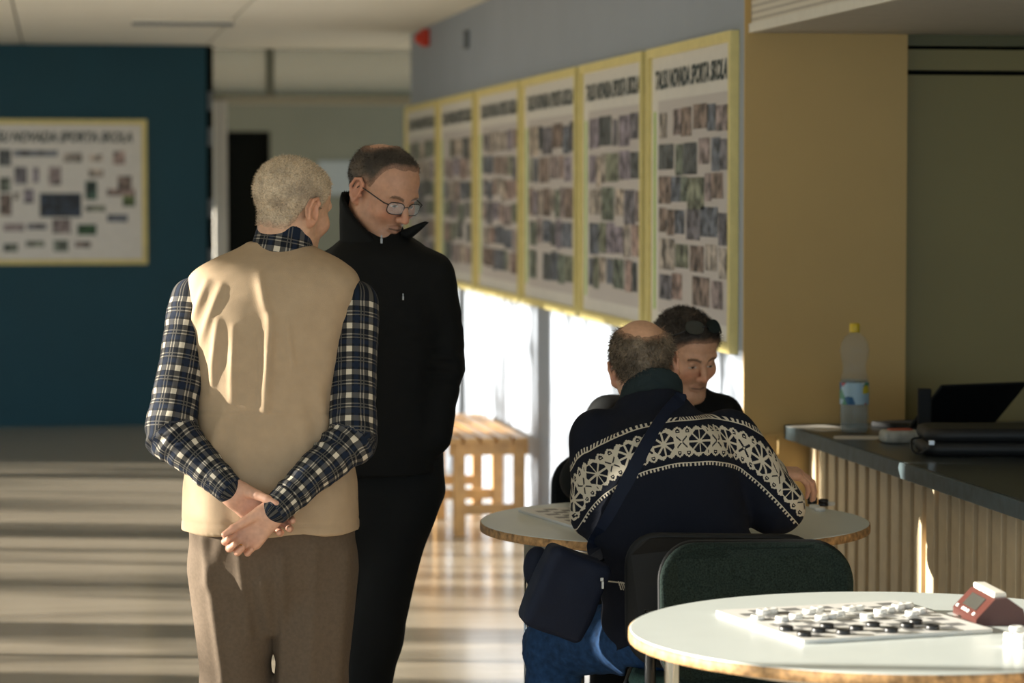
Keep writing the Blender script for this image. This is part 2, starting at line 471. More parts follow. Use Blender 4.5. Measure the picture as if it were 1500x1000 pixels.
tc = E.nt.nodes.new('ShaderNodeTexCoord'); nz = E.nt.nodes.new('ShaderNodeTexNoise'); nz.inputs['Scale'].default_value = 22; nz.inputs['Detail'].default_value = 4
E.nt.links.new(tc.outputs['Object'], nz.inputs['Vector'])
mr = E.nt.nodes.new('ShaderNodeMapRange'); mr.inputs[1].default_value = .35; mr.inputs[2].default_value = .65; mr.inputs[3].default_value = .25; mr.inputs[4].default_value = 2.1
E.nt.links.new(nz.outputs['Fac'], mr.inputs[0])
vm = E.nt.nodes.new('ShaderNodeVectorMath'); vm.operation = 'SCALE'
E.nt.links.new(at.outputs['Color'], vm.inputs[0]); E.nt.links.new(mr.outputs[0], vm.inputs['Scale'])
E.nt.links.new(vm.outputs[0], principled(phm).inputs['Base Color']); principled(phm).inputs['Roughness'].default_value = .4
def prints(rects, cols, y):
    V = []; F = []
    for i, (a, b, c, d) in enumerate(rects):
        V += [(a, y, b), (c, y, b), (c, y, d), (a, y, d)]; F.append((4*i, 4*i+1, 4*i+2, 4*i+3))
    me = bpy.data.meshes.new('photo_prints'); me.from_pydata(V, [], F)
    ca = me.color_attributes.new('Col', 'FLOAT_COLOR', 'CORNER')
    for i, c in enumerate(cols):
        for k in range(4): ca.data[4*i+k].color = (*c, 1)
    me.update(); return me
PAL = [(.14,.13,.15), (.20,.15,.13), (.14,.16,.13), (.25,.20,.20), (.12,.13,.16), (.32,.28,.25), (.19,.20,.15), (.22,.19,.23), (.28,.20,.18), (.08,.085,.09), (.38,.32,.27)]
TITLE = 'TALSU NOVADA SPORTA SKOLA'
def poster(loc, rz, w, h, seed, label, rects=None, cols=None, stripe=True):
    rr = random.Random(seed); t = empty('framed_poster', loc, rz); fw = 0.035
    f = MB()
    f.box((-w/2, -.03, -h/2), (-w/2+fw, 0, h/2)).box((w/2-fw, -.03, -h/2), (w/2, 0, h/2))
    f.box((-w/2+fw, -.03, -h/2), (w/2-fw, 0, -h/2+fw)).box((-w/2+fw, -.03, h/2-fw), (w/2-fw, 0, h/2))
    f.build('frame', M['frame'], t)
    MB().box((-w/2+fw, -.014, -h/2+fw), (w/2-fw, -.002, h/2-fw)).build('poster_sheet', M['paper'], t)
    me = text_mesh(TITLE, .1, .25, w * .84); o = link_mesh('title', me, M['print'], t, (0, -.016, h/2 - .155)); o.scale = (1, 1, .95)
    if rects is None:
        rects = []; cols = []
        yb = h/2 - .23; rows = rr.choice([5, 6, 6])
        rh = (h - .36) / rows
        for r_ in range(rows):
            x = -w/2 + .165 + rr.uniform(0, .03)
            while x < w/2 - .16:
                pwid = rr.choice([.10, .13, .17, .22, .27]); ph = rh * rr.uniform(.7, .96)
                if x + pwid > w/2 - .075:
                    pwid = w/2 - .075 - x
                    if pwid < .06: break
                if rr.random() < .96:
                    z1 = yb - r_ * rh - rr.uniform(0, .02); rects.append((x, z1 - ph, x + pwid, z1)); c = rr.choice(PAL); cols.append(c)
                x += pwid + rr.choice([.004, .006, .012, .03])
        # a pale printed field behind the photographs
        bgm = prints([(-w/2+.16, -h/2+.09, w/2-.07, h/2-.20)], [(.40,.35,.36)], -.015)
        link_mesh('print_field', bgm, mat('lilac grey print', (.62, .57, .55), .4), t)
    link_mesh('photo_prints', prints(rects, cols, -.0165), phm, t)['kind'] = 'stuff'
    if stripe:
        MB().box((-w/2+.085, -.0165, -h/2+.10), (-w/2+.115, -.0145, h/2-.24)).build('side_print', M['green'], t)
    tag(t, label, 'poster', 'sports school posters')
    return t
ztop, zbot = 2.182, 1.095
ed = [(1082, 957), (950, 857), (852, 771), (768, 704), (700, 648), (645, 599)]
lab = ['yellow framed photo poster nearest the ochre wall, behind the man with sunglasses',
       'yellow framed photo poster second from the ochre wall corner',
       'yellow framed photo poster third from the ochre wall corner',
       'yellow framed photo poster third from the hall end of the grey blue wall',
       'yellow framed photo poster second from the hall end of the grey blue wall',
       'yellow framed photo poster at the hall end of the grey blue wall']
for i, (ua, ub) in enumerate(ed):
    ya, yb = onX(ua, 277, XW).y, onX(ub, 277, XW).y
    poster((XW, (ya + yb) / 2, (ztop + zbot) / 2), -math.pi/2, yb - ya, ztop - zbot, 20 + i, lab[i])
a = onY(215, 175, YB); b = onY(-50, 388, YB)
zr = [(0,240,75,340),(90,245,355,280),(390,260,500,315),(545,270,625,310),(690,250,760,330),(95,345,170,450),(205,350,240,440),(300,345,375,455),(540,360,630,405),(520,430,590,545),(5,410,70,495),(5,510,75,640),(90,500,120,545),(150,480,210,565),(245,505,495,650),(520,580,640,615),(650,480,820,520),(715,400,800,480),(745,520,820,585),(25,690,150,735),(170,690,285,725),(320,660,430,750),(470,695,585,760),(650,635,775,680),(25,810,110,860),(160,795,270,830),(325,790,415,860),(455,800,550,835),(-120,260,-30,400),(-130,430,-30,560),(-140,600,-40,700),(-120,730,-30,850)]
hh = a.z - b.z; ww = a.x - b.x; zs = hh / 885.0
rc = [(ww/2 - (895 - r[2]) * zs - (r[2]-r[0]) * zs, hh/2 - (r[3]-55) * zs, ww/2 - (895 - r[2]) * zs, hh/2 - (r[1]-55) * zs) for r in zr]
rr_ = random.Random(5); cc = [rr_.choice(PAL) for _ in rc]; cc[14] = (.02,.03,.05); cc[22] = (.03,.08,.03); cc[18] = (.10,.14,.05); cc[9] = (.04,.08,.06)
poster(((a.x + b.x) / 2, YB, (a.z + b.z) / 2), 0, ww, hh, 50, 'yellow framed photo poster on the dark teal wall', rc, cc, False)

# small wall devices
p = onX(628, 30, XW)
al = empty('fire_alarm', (XW, p.y, ZC - .075))
MB().box((-.05, -.05, -.05), (0, .05, .055), .01).build('base', M['red'], al)
MB().lathe([(.036, 0), (.036, .012), (.022, .034), (.0, .036)], 20).build('beacon', M['red'], al, (-.05, 0, 0)).rotation_euler = (0, -math.pi/2, 0)
tag(al, 'small red fire alarm at the top of the grey blue wall', 'fire alarm')
p = onX(686, 58, XW)
jb = empty('junction_box', p)
MB().box((-.03, -.045, -.05), (0, .045, .05), .006).build('body', M['greybox'], jb)
MB().box((-.034, -.03, -.035), (-.029, .03, .035)).build('cover', M['lilac'], jb)
tag(jb, 'small grey box high on the grey blue wall', 'junction box')
p = onY(1138, 638, YC)
hk = empty('wall_hook', (p.x, YC, p.z))
MB().box((-.035, -.012, -.004), (.035, 0, .008)).build('plate', M['yellow'], hk)
MB().tube([(0, -.01, 0), (0, -.03, -.02), (0, -.028, -.06)], .006, 8).build('hook', M['yellow'], hk)
tag(hk, 'small painted hook on the ochre wall beside the counter end', 'hook')

# ------------------------------------------------------------------ counter
ZT = onY(1150, 622, YC - 0.02).z
XF = onY(1150, 630, YC - 0.02).x
XB = onY(1186, 660, YC - 0.02).x
ct = empty('bar_counter', (XF, YC, 0))
y0c = 3.0 - YC
MB().box((XB - XF + .03, y0c, 0), (XB - XF + .05, -.015, ZT - .05)).build('backing', M['slatback'], ct)
sl = MB().box((XB - XF, -.037, 0.05), (XB - XF + .03, .037, ZT - .05), .004).mesh('slat')
n = int((-y0c - .1) / .118)
for i in range(n):
    link_mesh('slat', sl, M['slat'], ct, (0, -.055 - i * .118, 0))
MB().box((XB - XF + .008, y0c, 0), (XB - XF + .03, -.015, .05)).build('plinth', M['slatback'], ct)
MB().box((.012, y0c, ZT - .012), (1.1, -.004, ZT)).build('worktop', M['slate'], ct)
MB().box((.012, y0c, ZT - .05), (1.1, -.004, ZT - .012)).build('worktop_core', M['slate'], ct)
MB().box((0, y0c, ZT - .048), (.012, -.004, ZT - .001), .003).build('edge_strip', M['trimgrey'], ct)
tag(ct, 'bar counter with dark worktop and cream vertical slat front', 'counter')

# things on the counter (camera-aligned frames)
def at_px(name, u, v, z, rz=0.0):
    p = onz(u, v, z); return empty(name, W(p), -YAW + rz)
bt = at_px('water_bottle', 1251, 634, ZT)
pf = [(.030,0),(.044,.004),(.047,.02),(.045,.035),(.047,.05),(.047,.16),(.045,.178),(.040,.195),(.037,.212),(.040,.232),(.046,.25),(.0475,.268),(.044,.29),(.034,.310),(.018,.322),(.0145,.328),(.0145,.338)]
gl = bpy.data.materials.new('clear bottle plastic'); gl.use_nodes = True
pb = principled(gl); pb.inputs['Base Color'].default_value = (.40,.46,.48,1); pb.inputs['Roughness'].default_value = .06; pb.inputs['Alpha'].default_value = .17; pb.inputs['Specular IOR Level'].default_value = .8
wt = bpy.data.materials.new('still water'); wt.use_nodes = True
pb = principled(wt); pb.inputs['Base Color'].default_value = (.16,.27,.31,1); pb.inputs['Roughness'].default_value = .04; pb.inputs['Alpha'].default_value = .30
body = MB().lathe(pf, 28).build('bottle_shell', gl, bt)
MB().lathe([(.042,.004),(.044,.02),(.043,.04),(.0445,.055),(.0445,.174)], 28).build('water', wt, bt)
MB().lathe([(.016,.326),(.0168,.33),(.0168,.352),(.014,.355)], 20).build('cap', mat('yellow cap', (.75,.52,.03), .4), bt)
lm = bpy.data.materials.new('printed bottle label'); lm.use_nodes = True
E.nt = lm.node_tree
tc = E.nt.nodes.new('ShaderNodeTexCoord'); vo = E.nt.nodes.new('ShaderNodeTexVoronoi'); vo.inputs['Scale'].default_value = 34; E.nt.links.new(tc.outputs['Object'], vo.inputs['Vector'])
cr = E.nt.nodes.new('ShaderNodeValToRGB'); cr.color_ramp.interpolation = 'CONSTANT'
els = [(0, (.35,.50,.60)), (.3, (.02,.10,.22)), (.42, (.60,.48,.04)), (.55, (.05,.22,.13)), (.66, (.55,.62,.64)), (.85, (.35,.04,.06)), (.9, (.03,.14,.28))]
while len(cr.color_ramp.elements) < len(els): cr.color_ramp.elements.new(.5)
for e, (ps_, c) in zip(cr.color_ramp.elements, els): e.position = ps_; e.color = (*c, 1)
sp_ = E.nt.nodes.new('ShaderNodeSeparateColor'); E.nt.links.new(vo.outputs['Color'], sp_.inputs[0]); E.nt.links.new(sp_.outputs[0], cr.inputs[0])
E.nt.links.new(cr.outputs[0], principled(lm).inputs['Base Color']); principled(lm).inputs['Roughness'].default_value = .35
lb = MB(); nn = 28
V = [((.0478)*math.cos(2*math.pi*k/nn), (.0478)*math.sin(2*math.pi*k/nn), z) for z in (.095, .165) for k in range(nn)]
lb.add(V, [(k, (k+1)%nn, nn+(k+1)%nn, nn+k) for k in range(nn)], True); lb.build('label', lm, bt)
tag(bt, 'large clear plastic water bottle with yellow cap on the counter', 'bottle')

pm_ = mat('white paper', (.66,.63,.58), .7)
for (u, v, w_, l_, a_, nm) in ((1205, 627, .15, .21, .5, 'white paper sheet lying at the end of the counter'), (1256, 641, .15, .12, -.1, 'white paper sheet under the water bottle')):
    c = onz(u, v, ZT); t = MB().slab(rrect(w_, l_, .003, 2), 0.0, .0012, .0004).build('paper_sheet', pm_, None, W(c), -YAW + a_)
    tag(t, nm, 'paper')
pk = at_px('packet', 1318, 648, ZT, .15)
MB().slab(rrect(.115, .085, .01), 0, .04, .012).build('wrapper', mat('translucent wrapper', (.42,.43,.40), .3, var=.25, vscale=40), pk)
MB().slab(rrect(.075, .05, .01), .0395, .043, .001).build('red_print', mat('red print', (.45,.06,.03), .4), pk)
tag(pk, 'small crinkled grey packet with red top on the counter', 'packet')
# laptop: hinge edge and leaning screen
zb = ZT + .018
p0 = onz(1333, 624, zb); hv = np.array((.300, .15, 0.)); hv /= np.linalg.norm(hv); uv_ = np.array((.085, -.16, .147)); uv_ -= hv * uv_.dot(hv); uv_ /= np.linalg.norm(uv_); nv = np.cross(hv, uv_)
lp = empty('laptop', W(p0), -YAW)
def obox(o, ax, ay, az, a, b, bev=.003):
    m = MB().box(a, b, bev); m.v = [tuple(o + ax*q[0] + ay*q[1] + az*q[2]) for q in m.v]; return m
Z0 = np.zeros(3)
obox(Z0, hv, uv_, nv, (0, 0, -.006), (.335, .225, .004)).build('screen_lid', M['black'], lp)
obox(Z0, hv, uv_, nv, (.012, .015, -.0075), (.323, .213, -.006), 0).build('screen', mat('dark screen', (.01,.012,.014), .15), lp)
bk = np.cross(np.array((0,0,1.)), hv)
obox(Z0, hv, bk, np.array((0,0,1.)), (0, 0, -.017), (.335, .225, .0)).build('keyboard_base', M['black'], lp)
tag(lp, 'open black laptop on the counter', 'laptop')
cs = at_px('laptop_case', 1352, 668, ZT, 0.0)
soft = mat('black soft nylon', (.008,.009,.010), .55, bump=.3, bscale=60)
MB().slab(rrect(.40, .25, .05), 0, .042, .018).build('lower_half', soft, cs, (.20, .10, 0))
MB().slab(rrect(.40, .25, .05), .040, .082, .018).build('upper_half', soft, cs, (.205, .105, 0))
MB().tube(smooth_path([(.0,.06,.05),(-.025,.05,.045),(-.03,.02,.02),(-.015,.0,.008),(.01,-.01,.02)]), .0035, 6).build('strap_loop', soft, cs)
MB().box((.012,-.027,.034), (.03,-.02,.05), .002).build('zip_pull', M['chrome'], cs)
tag(cs, 'padded black soft case lying in front of the laptop', 'case')
cd = empty('card_reader', W(np.array((*J(1354, 600, 9.02)[:2], ZT))), -YAW)
MB().box((-.021, -.014, 0), (.021, .014, .155), .005).build('body', M['black'], cd)
MB().box((-.035, -.03, 0), (.035, .03, .014), .004).build('foot', M['black'], cd)
tag(cd, 'upright black device standing behind the laptop', 'device')

# ------------------------------------------------------------------ bench by the wall
bc = onX(700, 640, XW - .24)
bx0 = 1.83; by0 = 13.35; bl = 1.42
bn = empty('wooden_bench', (bx0, by0, 0))
bw = XW - .03 - bx0
for i in range(5):
    xx = i * (bw / 5) + .008
    MB().box((xx - .02, -.04, .445), (xx + bw/5 - .036, bl + .04, .47), .004).build('slat', M['wood'], bn)
for j, yy in enumerate((.02, bl/2, bl - .02)):
    for xx in (.02, bw - .09):
        MB().box((xx, yy - .025, 0), (xx + .055, yy + .025, .445), .004).build('leg', M['wood'], bn)
    MB().box((.0, yy - .018, .385), (bw - .02, yy + .018, .445), .003).build('top_rail', M['wood'], bn)
    MB().box((.07, yy - .015, .10), (bw - .08, yy + .015, .15), .003).build('stretcher', M['wood'], bn)
tag(bn, 'slatted pine bench standing in sunlight along the poster wall', 'bench')

# ------------------------------------------------------------------ round tables
def round_table(c, rad, rz, label):
    t = empty('round_table', W((c[0], c[1], 0)), -YAW + rz)
    MB().slab(circle(rad, 72), .722, .745, .0015).build('tabletop', M['laminate'], t)
    e = MB()
    n_ = 72; V = []
    for rr2, z in ((rad - .001, .7205), (rad + .0025, .7215), (rad + .003, .733), (rad + .0025, .7425), (rad - .001, .7435)):
        V += [(rr2 * math.cos(2*math.pi*k/n_), rr2 * math.sin(2*math.pi*k/n_), z) for k in range(n_)]
    e.add(V, [(i*n_+k, i*n_+(k+1)%n_, (i+1)*n_+(k+1)%n_, (i+1)*n_+k) for i in range(4) for k in range(n_)], True)
    e.build('edge_band', M['edge'], t)
    MB().tube([(.44 * math.cos(a), .44 * math.sin(a), .708) for a in np.linspace(0, 2*math.pi, 41)], .013, 8, cap=False).build('apron_ring', M['chrome'], t)
    for k in range(4):
        a = math.radians(195 + 90 * k); x, y = .47 * math.cos(a), .47 * math.sin(a)
        lg = MB().tube([(x, y, .722), (x * 1.0, y * 1.0, .012)], .0155, 14).build('leg', M['chrome'], t)
        MB().lathe([(.018, 0), (.02, .004), (.018, .014)], 14, (x, y, 0)).build('foot', M['black'], lg)
    return tag(t, label, 'table', 'round cafe tables')
ZTB = .745
nt0 = onz(1312, 921, ZTB); ft0 = onz(988, 762, ZTB)
round_table(nt0, .548, -.52, 'white round table holding the game clock and the sunlit draughts board')
round_table(ft0, .530, .3, 'white round table the two seated men lean over')

# draughts boards
brd = bpy.data.materials.new('printed draughts board'); brd.use_nodes = True
E.nt = brd.node_tree
tc = E.nt.nodes.new('ShaderNodeTexCoord'); sx = E.nt.nodes.new('ShaderNodeSeparateXYZ'); E.nt.links.new(tc.outputs['Object'], sx.inputs[0])
X_, Y_ = E(sx.outputs[0]) / .038, E(sx.outputs[1]) / .038
chk = ((X_.floor() + Y_.floor()).mod(2.0)).lt(.5)
ins = AND(X_.abs().lt(5.0), Y_.abs().lt(5.0))
E.nt.links.new(mixcol(AND(chk, ins), (.76,.75,.72), (.20,.20,.20)), principled(brd).inputs['Base Color']); principled(brd).inputs['Roughness'].default_value = .4
def board(c, ang, label):
    o = MB().slab(rrect(.43, .43, .004, 2), 0, .008, .0015).build('draughts_board', brd, None, W((c[0], c[1], ZTB)), -YAW + ang)
    return tag(o, label, 'board game')
A_, B_, C_ = onz(1062, 900, ZTB), onz(1155, 942, ZTB), onz(1440, 925, ZTB)
bc_ = (A_ + C_) / 2; bang = math.atan2(C_[1] - B_[1], C_[0] - B_[0])
board(bc_, bang, 'white draughts board in sunlight beside the game clock')
fb = onz(905, 757, ZTB); board(fb, .35, 'draughts board in front of the man in the patterned sweater')
mw = mat('white draughtsman', (.80,.79,.75), .35); mk = mat('black draughtsman', (.012,.012,.013), .35)
man = MB().lathe([(.0135, 0), (.0145, .0015), (.0145, .0085), (.0125, .010), (.0095, .0085), (.0, .0082)], 20)
man_w = man.mesh('draughtsman'); man_w.materials.append(mw)
man_k = man_w.copy(); man_k.materials.clear(); man_k.materials.append(mk)
zp = [(545,190),(575,185),(525,210),(615,215),(665,205),(715,188),(745,180),(760,210),(790,205),(820,195),(860,180),(890,175),(925,205),(975,188),(1005,180),(1040,170),(1070,165),(1090,195),(1120,185)]
zk = [(630,252),(695,272),(748,258),(778,242),(838,265),(886,250),(947,237),(1013,258),(1072,240),(1103,227),(1165,248)]
for L_, me_, lb_, gr_ in ((zp, man_w, 'white draughtsman standing on the sunlit draughts board', 'white men on the sunlit board'), (zk, man_k, 'black draughtsman standing on the sunlit draughts board', 'black men on the sunlit board')):
    for (x, y) in L_:
        q = onz(900 + x / 2.5, 820 + (y + 7) / 2.5, ZTB + .008)
        tag(link_mesh('draughtsman', me_, None, None, W(q)), lb_, 'game piece', gr_)
for (u, v, n_) in ((1481, 947, 3), (1497, 949, 3), (1489, 938, 3)):
    q = onz(u, v, ZTB)
    for k in range(n_):
        tag(link_mesh('draughtsman', me_ if False else man_w, None, None, W(q) + Vector((0, 0, k * .0098))), 'white draughtsman stacked off the board in front of the game clock', 'game piece', 'white men stacked off the board')
for (u, v, n_, me_, lb_) in ((1193, 744, 1, man_w, 'white draughtsman lying by the black ones on the far table'), (1206, 741, 2, man_k, 'black draughtsman piled by the white ones on the far table'), (1190, 738, 2, man_k, 'black draughtsman piled by the white ones on the far table'), (1201, 748, 1, man_w, 'white draughtsman lying by the black ones on the far table'), (1216, 740, 1, man_w, 'white draughtsman lying by the black ones on the far table')):
    q = onz(u, v, ZTB)
    for k in range(n_):
        tag(link_mesh('draughtsman', me_, None, None, W(q) + Vector((0, 0, k * .0098))), lb_, 'game piece', 'captured men on the far table')
# game clock
q = onz(1430, 917, ZTB)
ck = empty('game_clock', W(q), -YAW + .1)
cm = mat('brick red plastic', (.075,.021,.016), .35)
prof = [(0,0),(0,.014),(.040,.056),(.066,.058),(.100,.034),(.108,0)]
MB().prism(prof, 0, .19).build('body', cm, ck)
ax = np.array((.040,0,.042)); ax /= np.linalg.norm(ax); ay = np.array((0,1.,0)); az = np.cross(ax, ay) * -1
o_ = np.array((0,0,.014))
m = MB().box((.016, .045, -.0005), (.048, .150, .0015)); m.v = [tuple(o_ + ax*p_[0] + ay*p_[1] + np.array((-ax[2],0,ax[0]))*p_[2]) for p_ in m.v]; m.build('display', mat('grey display', (.04,.04,.035), .2), ck)
for yy in (.03, .075, .095, .115, .16):
    m = MB().box((.004, yy, 0), (.011, yy + .012, .003), .001); m.v = [tuple(o_ + ax*p_[0] + ay*p_[1] + np.array((-ax[2],0,ax[0]))*p_[2]) for p_ in m.v]; m.build('button', mw, ck)
MB().box((.040, .012, .056), (.068, .178, .068), .004).build('rocker', M['white'], ck)
tag(ck, 'brick red digital game clock with white rocker on the white table', 'clock')

# ------------------------------------------------------------------ visitor chairs
fab = mat('charcoal woven fabric', (.014,.022,.019), .95, var=.55, vscale=260, bump=.5, bscale=500, spec=.1)
fabb = mat('black woven fabric', (.010,.012,.014), .9, var=.4, vscale=260, bump=.5, bscale=500, spec=.1)
meshgreen = mat('dark green woven fabric', (.015,.05,.042), .85, var=.6, vscale=300, bump=.5, bscale=500)
def visitor_chair(c, rz, label, fabric, seatm, wdt=.47):
    t = empty('visitor_chair', W((c[0], c[1], 0)), -YAW + rz)
    def sb(x, y, z): return (x, y, z - .012 * math.cos(x / .25) - .02 * max(0, (y - .1) / .12) ** 2)
    MB().slab(rrect(.46, .44, .07, 8), .435, .475, .018, sb).build('seat', seatm, t)
    MB().slab(rrect(.45, .43, .07, 8), .418, .437, .006, sb).build('seat_shell', M['black'], t)
    # backrest outline in x-z, bent round the sitter
    def bb(sgn):
        def f(x, y, z): return (x, -.235 - z + .09 * (x / .25) ** 2 - .12 * (y - .5), y)
        return f
    cz = .655; hh_ = .33
    MB().slab(rrect(wdt, hh_, .085, 8, 0, cz), -.040, -.004, .016, bb(1)).build('backrest', fabric, t)
    MB().slab(rrect(wdt + .006, hh_ + .006, .088, 8, 0, cz), -.010, .018, .012, bb(1)).build('backrest_shell', M['black'], t)
    for s in (-1, 1):
        MB().tube(smooth_path([(s*.17, .05, .412), (s*.17, -.20, .412), (s*.17, -.262, .45), (s*.17, -.29, .56), (s*.17, -.285, .64)], 5), .014, 8).build('back_support', M['tube'], t)
        MB().tube(smooth_path([(s*.24, .20, .41), (s*.245, .215, .30), (s*.25, .235, .0)], 5), .0125, 8).build('leg', M['tube'], t)
        MB().tube(smooth_path([(s*.24, -.17, .41), (s*.245, -.20, .30), (s*.25, -.255, .0)], 5), .0125, 8).build('leg', M['tube'], t)
        MB().tube([(s*.24, .20, .41), (s*.24, -.17, .41)], .0125, 8).build('side_rail', M['tube'], t)
    for yy in (.17, -.15):
        MB().tube([(-.24, yy, .408), (.24, yy, .408)], .011, 8).build('cross_rail', M['tube'], t)
    return tag(t, label, 'chair', 'visitor chairs')
visitor_chair((J(1108, 800, 6.72)[0], 6.445), math.pi + .05, 'empty chair with charcoal fabric backrest facing the sunlit table', fab, meshgreen, .455)
visitor_chair((J(1066, 800, 6.95)[0], 7.06), -.10, 'black chair under the man in the patterned sweater', fabb, meshgreen, .47)
visitor_chair((J(912, 720, 8.62)[0], 8.62), math.pi - .12, 'black chair under the man with sunglasses on his head', fabb, fabb, .47)
# ------------------------------------------------------------------ signed distance modelling for the figures
def nrm(a): a = np.asarray(a, float); return a / np.linalg.norm(a)
def smin(a, b, k):
    h = np.clip(.5 + .5 * (b - a) / k, 0, 1)
    return b + (a - b) * h - k * h * (1 - h)
def smax(a, b, k): return -smin(-a, -b, k)
def sph(P, c, r): return np.linalg.norm(P - np.asarray(c, np.float32), axis=1) - r
def ell(P, c, r, R=None):
    q = P - np.asarray(c, np.float32)
    if R is not None: q = q @ np.asarray(R, np.float32)
    r = np.asarray(r, np.float32)
    k0 = np.linalg.norm(q / r, axis=1); k1 = np.linalg.norm(q / (r * r), axis=1) + 1e-9
    return k0 * (k0 - 1) / k1
def cone(P, a, b, ra, rb, sq=None):
    """rounded cone between two joints; sq = (axis, factor) widens the section along an axis"""
    a = np.asarray(a, np.float32); b = np.asarray(b, np.float32); ab = b - a
    t = np.clip(((P - a) @ ab) / (ab @ ab), 0, 1)
    q = P - a - t[:, None] * ab
    if sq is not None:
        ax = nrm(sq[0]).astype(np.float32); c = q @ ax; q = q - np.outer(c, ax) * (1 - 1 / sq[1])
    return np.linalg.norm(q, axis=1) - (ra + (rb - ra) * t)
def loft(P, st, axis=None, o=None, xa=None, e=2.4):
    """stations (t, cx, cy, rx, ry) along an axis; superellipse sections"""
    if axis is None: t, x, y = P[:, 2], P[:, 0], P[:, 1]
    else:
        axis = nrm(axis); xa = nrm(np.asarray(xa) - axis * np.dot(xa, axis)); ya = np.cross(axis, xa)
        q = P - np.asarray(o, np.float32); t, x, y = q @ axis.astype(np.float32), q @ xa.astype(np.float32), q @ ya.astype(np.float32)
    st = sorted(st); ts = np.array([s[0] for s in st])
    tt = np.linspace(ts[0], ts[-1], 120)
    def I(i):
        v = np.interp(tt, ts, [s[i] for s in st]); kk = np.ones(9) / 9
        v = np.convolve(np.pad(v, 4, mode='edge'), kk, 'valid'); return np.interp(t, tt, v)
    cx, cy, rx, ry = I(1), I(2), I(3), I(4)
    k = (np.abs((x - cx) / rx) ** e + np.abs((y - cy) / ry) ** e) ** (1 / e)
    d = (k - 1) * np.minimum(rx, ry)
    return np.maximum(d, np.maximum(ts[0] - t, t - ts[-1]))
_lat = RNG.rand(32, 32, 32).astype(np.float32)
def vnoise(P, s):
    q = np.asarray(P) * s + 100.0; i = np.floor(q).astype(int); f = q - i; f = f * f * (3 - 2 * f); out = 0
    for dx in (0, 1):
        for dy in (0, 1):
            for dz in (0, 1):
                w = (f[:, 0] if dx else 1 - f[:, 0]) * (f[:, 1] if dy else 1 - f[:, 1]) * (f[:, 2] if dz else 1 - f[:, 2])
                out = out + w * _lat[(i[:, 0] + dx) % 32, (i[:, 1] + dy) % 32, (i[:, 2] + dz) % 32]
    return out * 2 - 1
def nets(fn, lo, hi, h):
    lo = np.asarray(lo, float); n = np.ceil((np.asarray(hi, float) - lo) / h).astype(int) + 1
    g = [lo[i] + h * np.arange(n[i]) for i in range(3)]
    # coarse pass keeps only blocks near the surface
    P = np.stack(np.meshgrid(*g, indexing='ij'), -1).reshape(-1, 3).astype(np.float32)
    D = np.empty(len(P), np.float32)
    for s in range(0, len(P), 400000): D[s:s+400000] = fn(P[s:s+400000])
    D = D.reshape(n); D[D == 0] = 1e-6
    ins = D < 0
    c = np.stack([ins[dx:n[0]-1+dx, dy:n[1]-1+dy, dz:n[2]-1+dz] for dx in (0,1) for dy in (0,1) for dz in (0,1)])
    sm = c.sum(0); act = (sm > 0) & (sm < 8)
    idx = np.full(act.shape, -1, np.int64); ai = np.argwhere(act); idx[act] = np.arange(len(ai))
    cv = np.stack([D[ai[:, 0]+dx, ai[:, 1]+dy, ai[:, 2]+dz] for dx in (0,1) for dy in (0,1) for dz in (0,1)], 1)
    off = np.array([(dx, dy, dz) for dx in (0,1) for dy in (0,1) for dz in (0,1)], float)
    S = np.zeros((len(ai), 3)); C = np.zeros(len(ai))
    for a in range(8):
        for b in range(a + 1, 8):
            if np.abs(off[a] - off[b]).sum() != 1: continue
            m = (cv[:, a] < 0) != (cv[:, b] < 0); t = cv[m, a] / (cv[m, a] - cv[m, b])
            S[m] += off[a] + t[:, None] * (off[b] - off[a]); C[m] += 1
    V = lo + h * (ai + S / C[:, None]); F = []
    for ax in range(3):
        o1, o2 = [(1, 2), (2, 0), (0, 1)][ax]
        A = np.take(ins, np.arange(n[ax] - 1), ax); B = np.take(ins, np.arange(1, n[ax]), ax)
        e = np.argwhere(A != B); e = e[(e[:, o1] > 0) & (e[:, o2] > 0) & (e[:, o1] < n[o1]-1) & (e[:, o2] < n[o2]-1)]
        if not len(e): continue
        q = []
        for d1, d2 in ((-1, -1), (0, -1), (0, 0), (-1, 0)):
            k = e.copy(); k[:, o1] += d1; k[:, o2] += d2; q.append(idx[k[:, 0], k[:, 1], k[:, 2]])
        q = np.stack(q, 1); fl = ~A[e[:, 0], e[:, 1], e[:, 2]]; q[fl] = q[fl][:, ::-1]; F.append(q)
    return V, np.concatenate(F)
def vnormals(V, F):
    n = np.cross(V[F[:, 2]] - V[F[:, 0]], V[F[:, 3]] - V[F[:, 1]]); N = np.zeros_like(V)
    for k in range(4): np.add.at(N, F[:, k], n)
    return N / (np.linalg.norm(N, axis=1)[:, None] + 1e-12)
def relax(V, F, it=2, lam=.5):
    E_ = np.concatenate([F[:, [0, 1]], F[:, [1, 2]], F[:, [2, 3]], F[:, [3, 0]]])
    for _ in range(it):
        S = np.zeros_like(V); C = np.zeros(len(V))
        np.add.at(S, E_[:, 0], V[E_[:, 1]]); np.add.at(C, E_[:, 0], 1); np.add.at(S, E_[:, 1], V[E_[:, 0]]); np.add.at(C, E_[:, 1], 1)
        V = V + lam * (S / np.maximum(C, 1)[:, None] - V)
    return V
def set_attr(me, name, data, kind='FLOAT_COLOR'):
    if kind == 'FLOAT_COLOR':
        a = me.color_attributes.new(name, 'FLOAT_COLOR', 'POINT'); d = np.ones((len(data), 4), np.float32); d[:, :3] = data; a.data.foreach_set('color', d.ravel())
    else:
        a = me.attributes.new(name, 'FLOAT_VECTOR', 'POINT'); a.data.foreach_set('vector', np.asarray(data, np.float32).ravel())
def sstep(a, b, x): t = np.clip((x - a) / (b - a), 0, 1); return t * t * (3 - 2 * t)

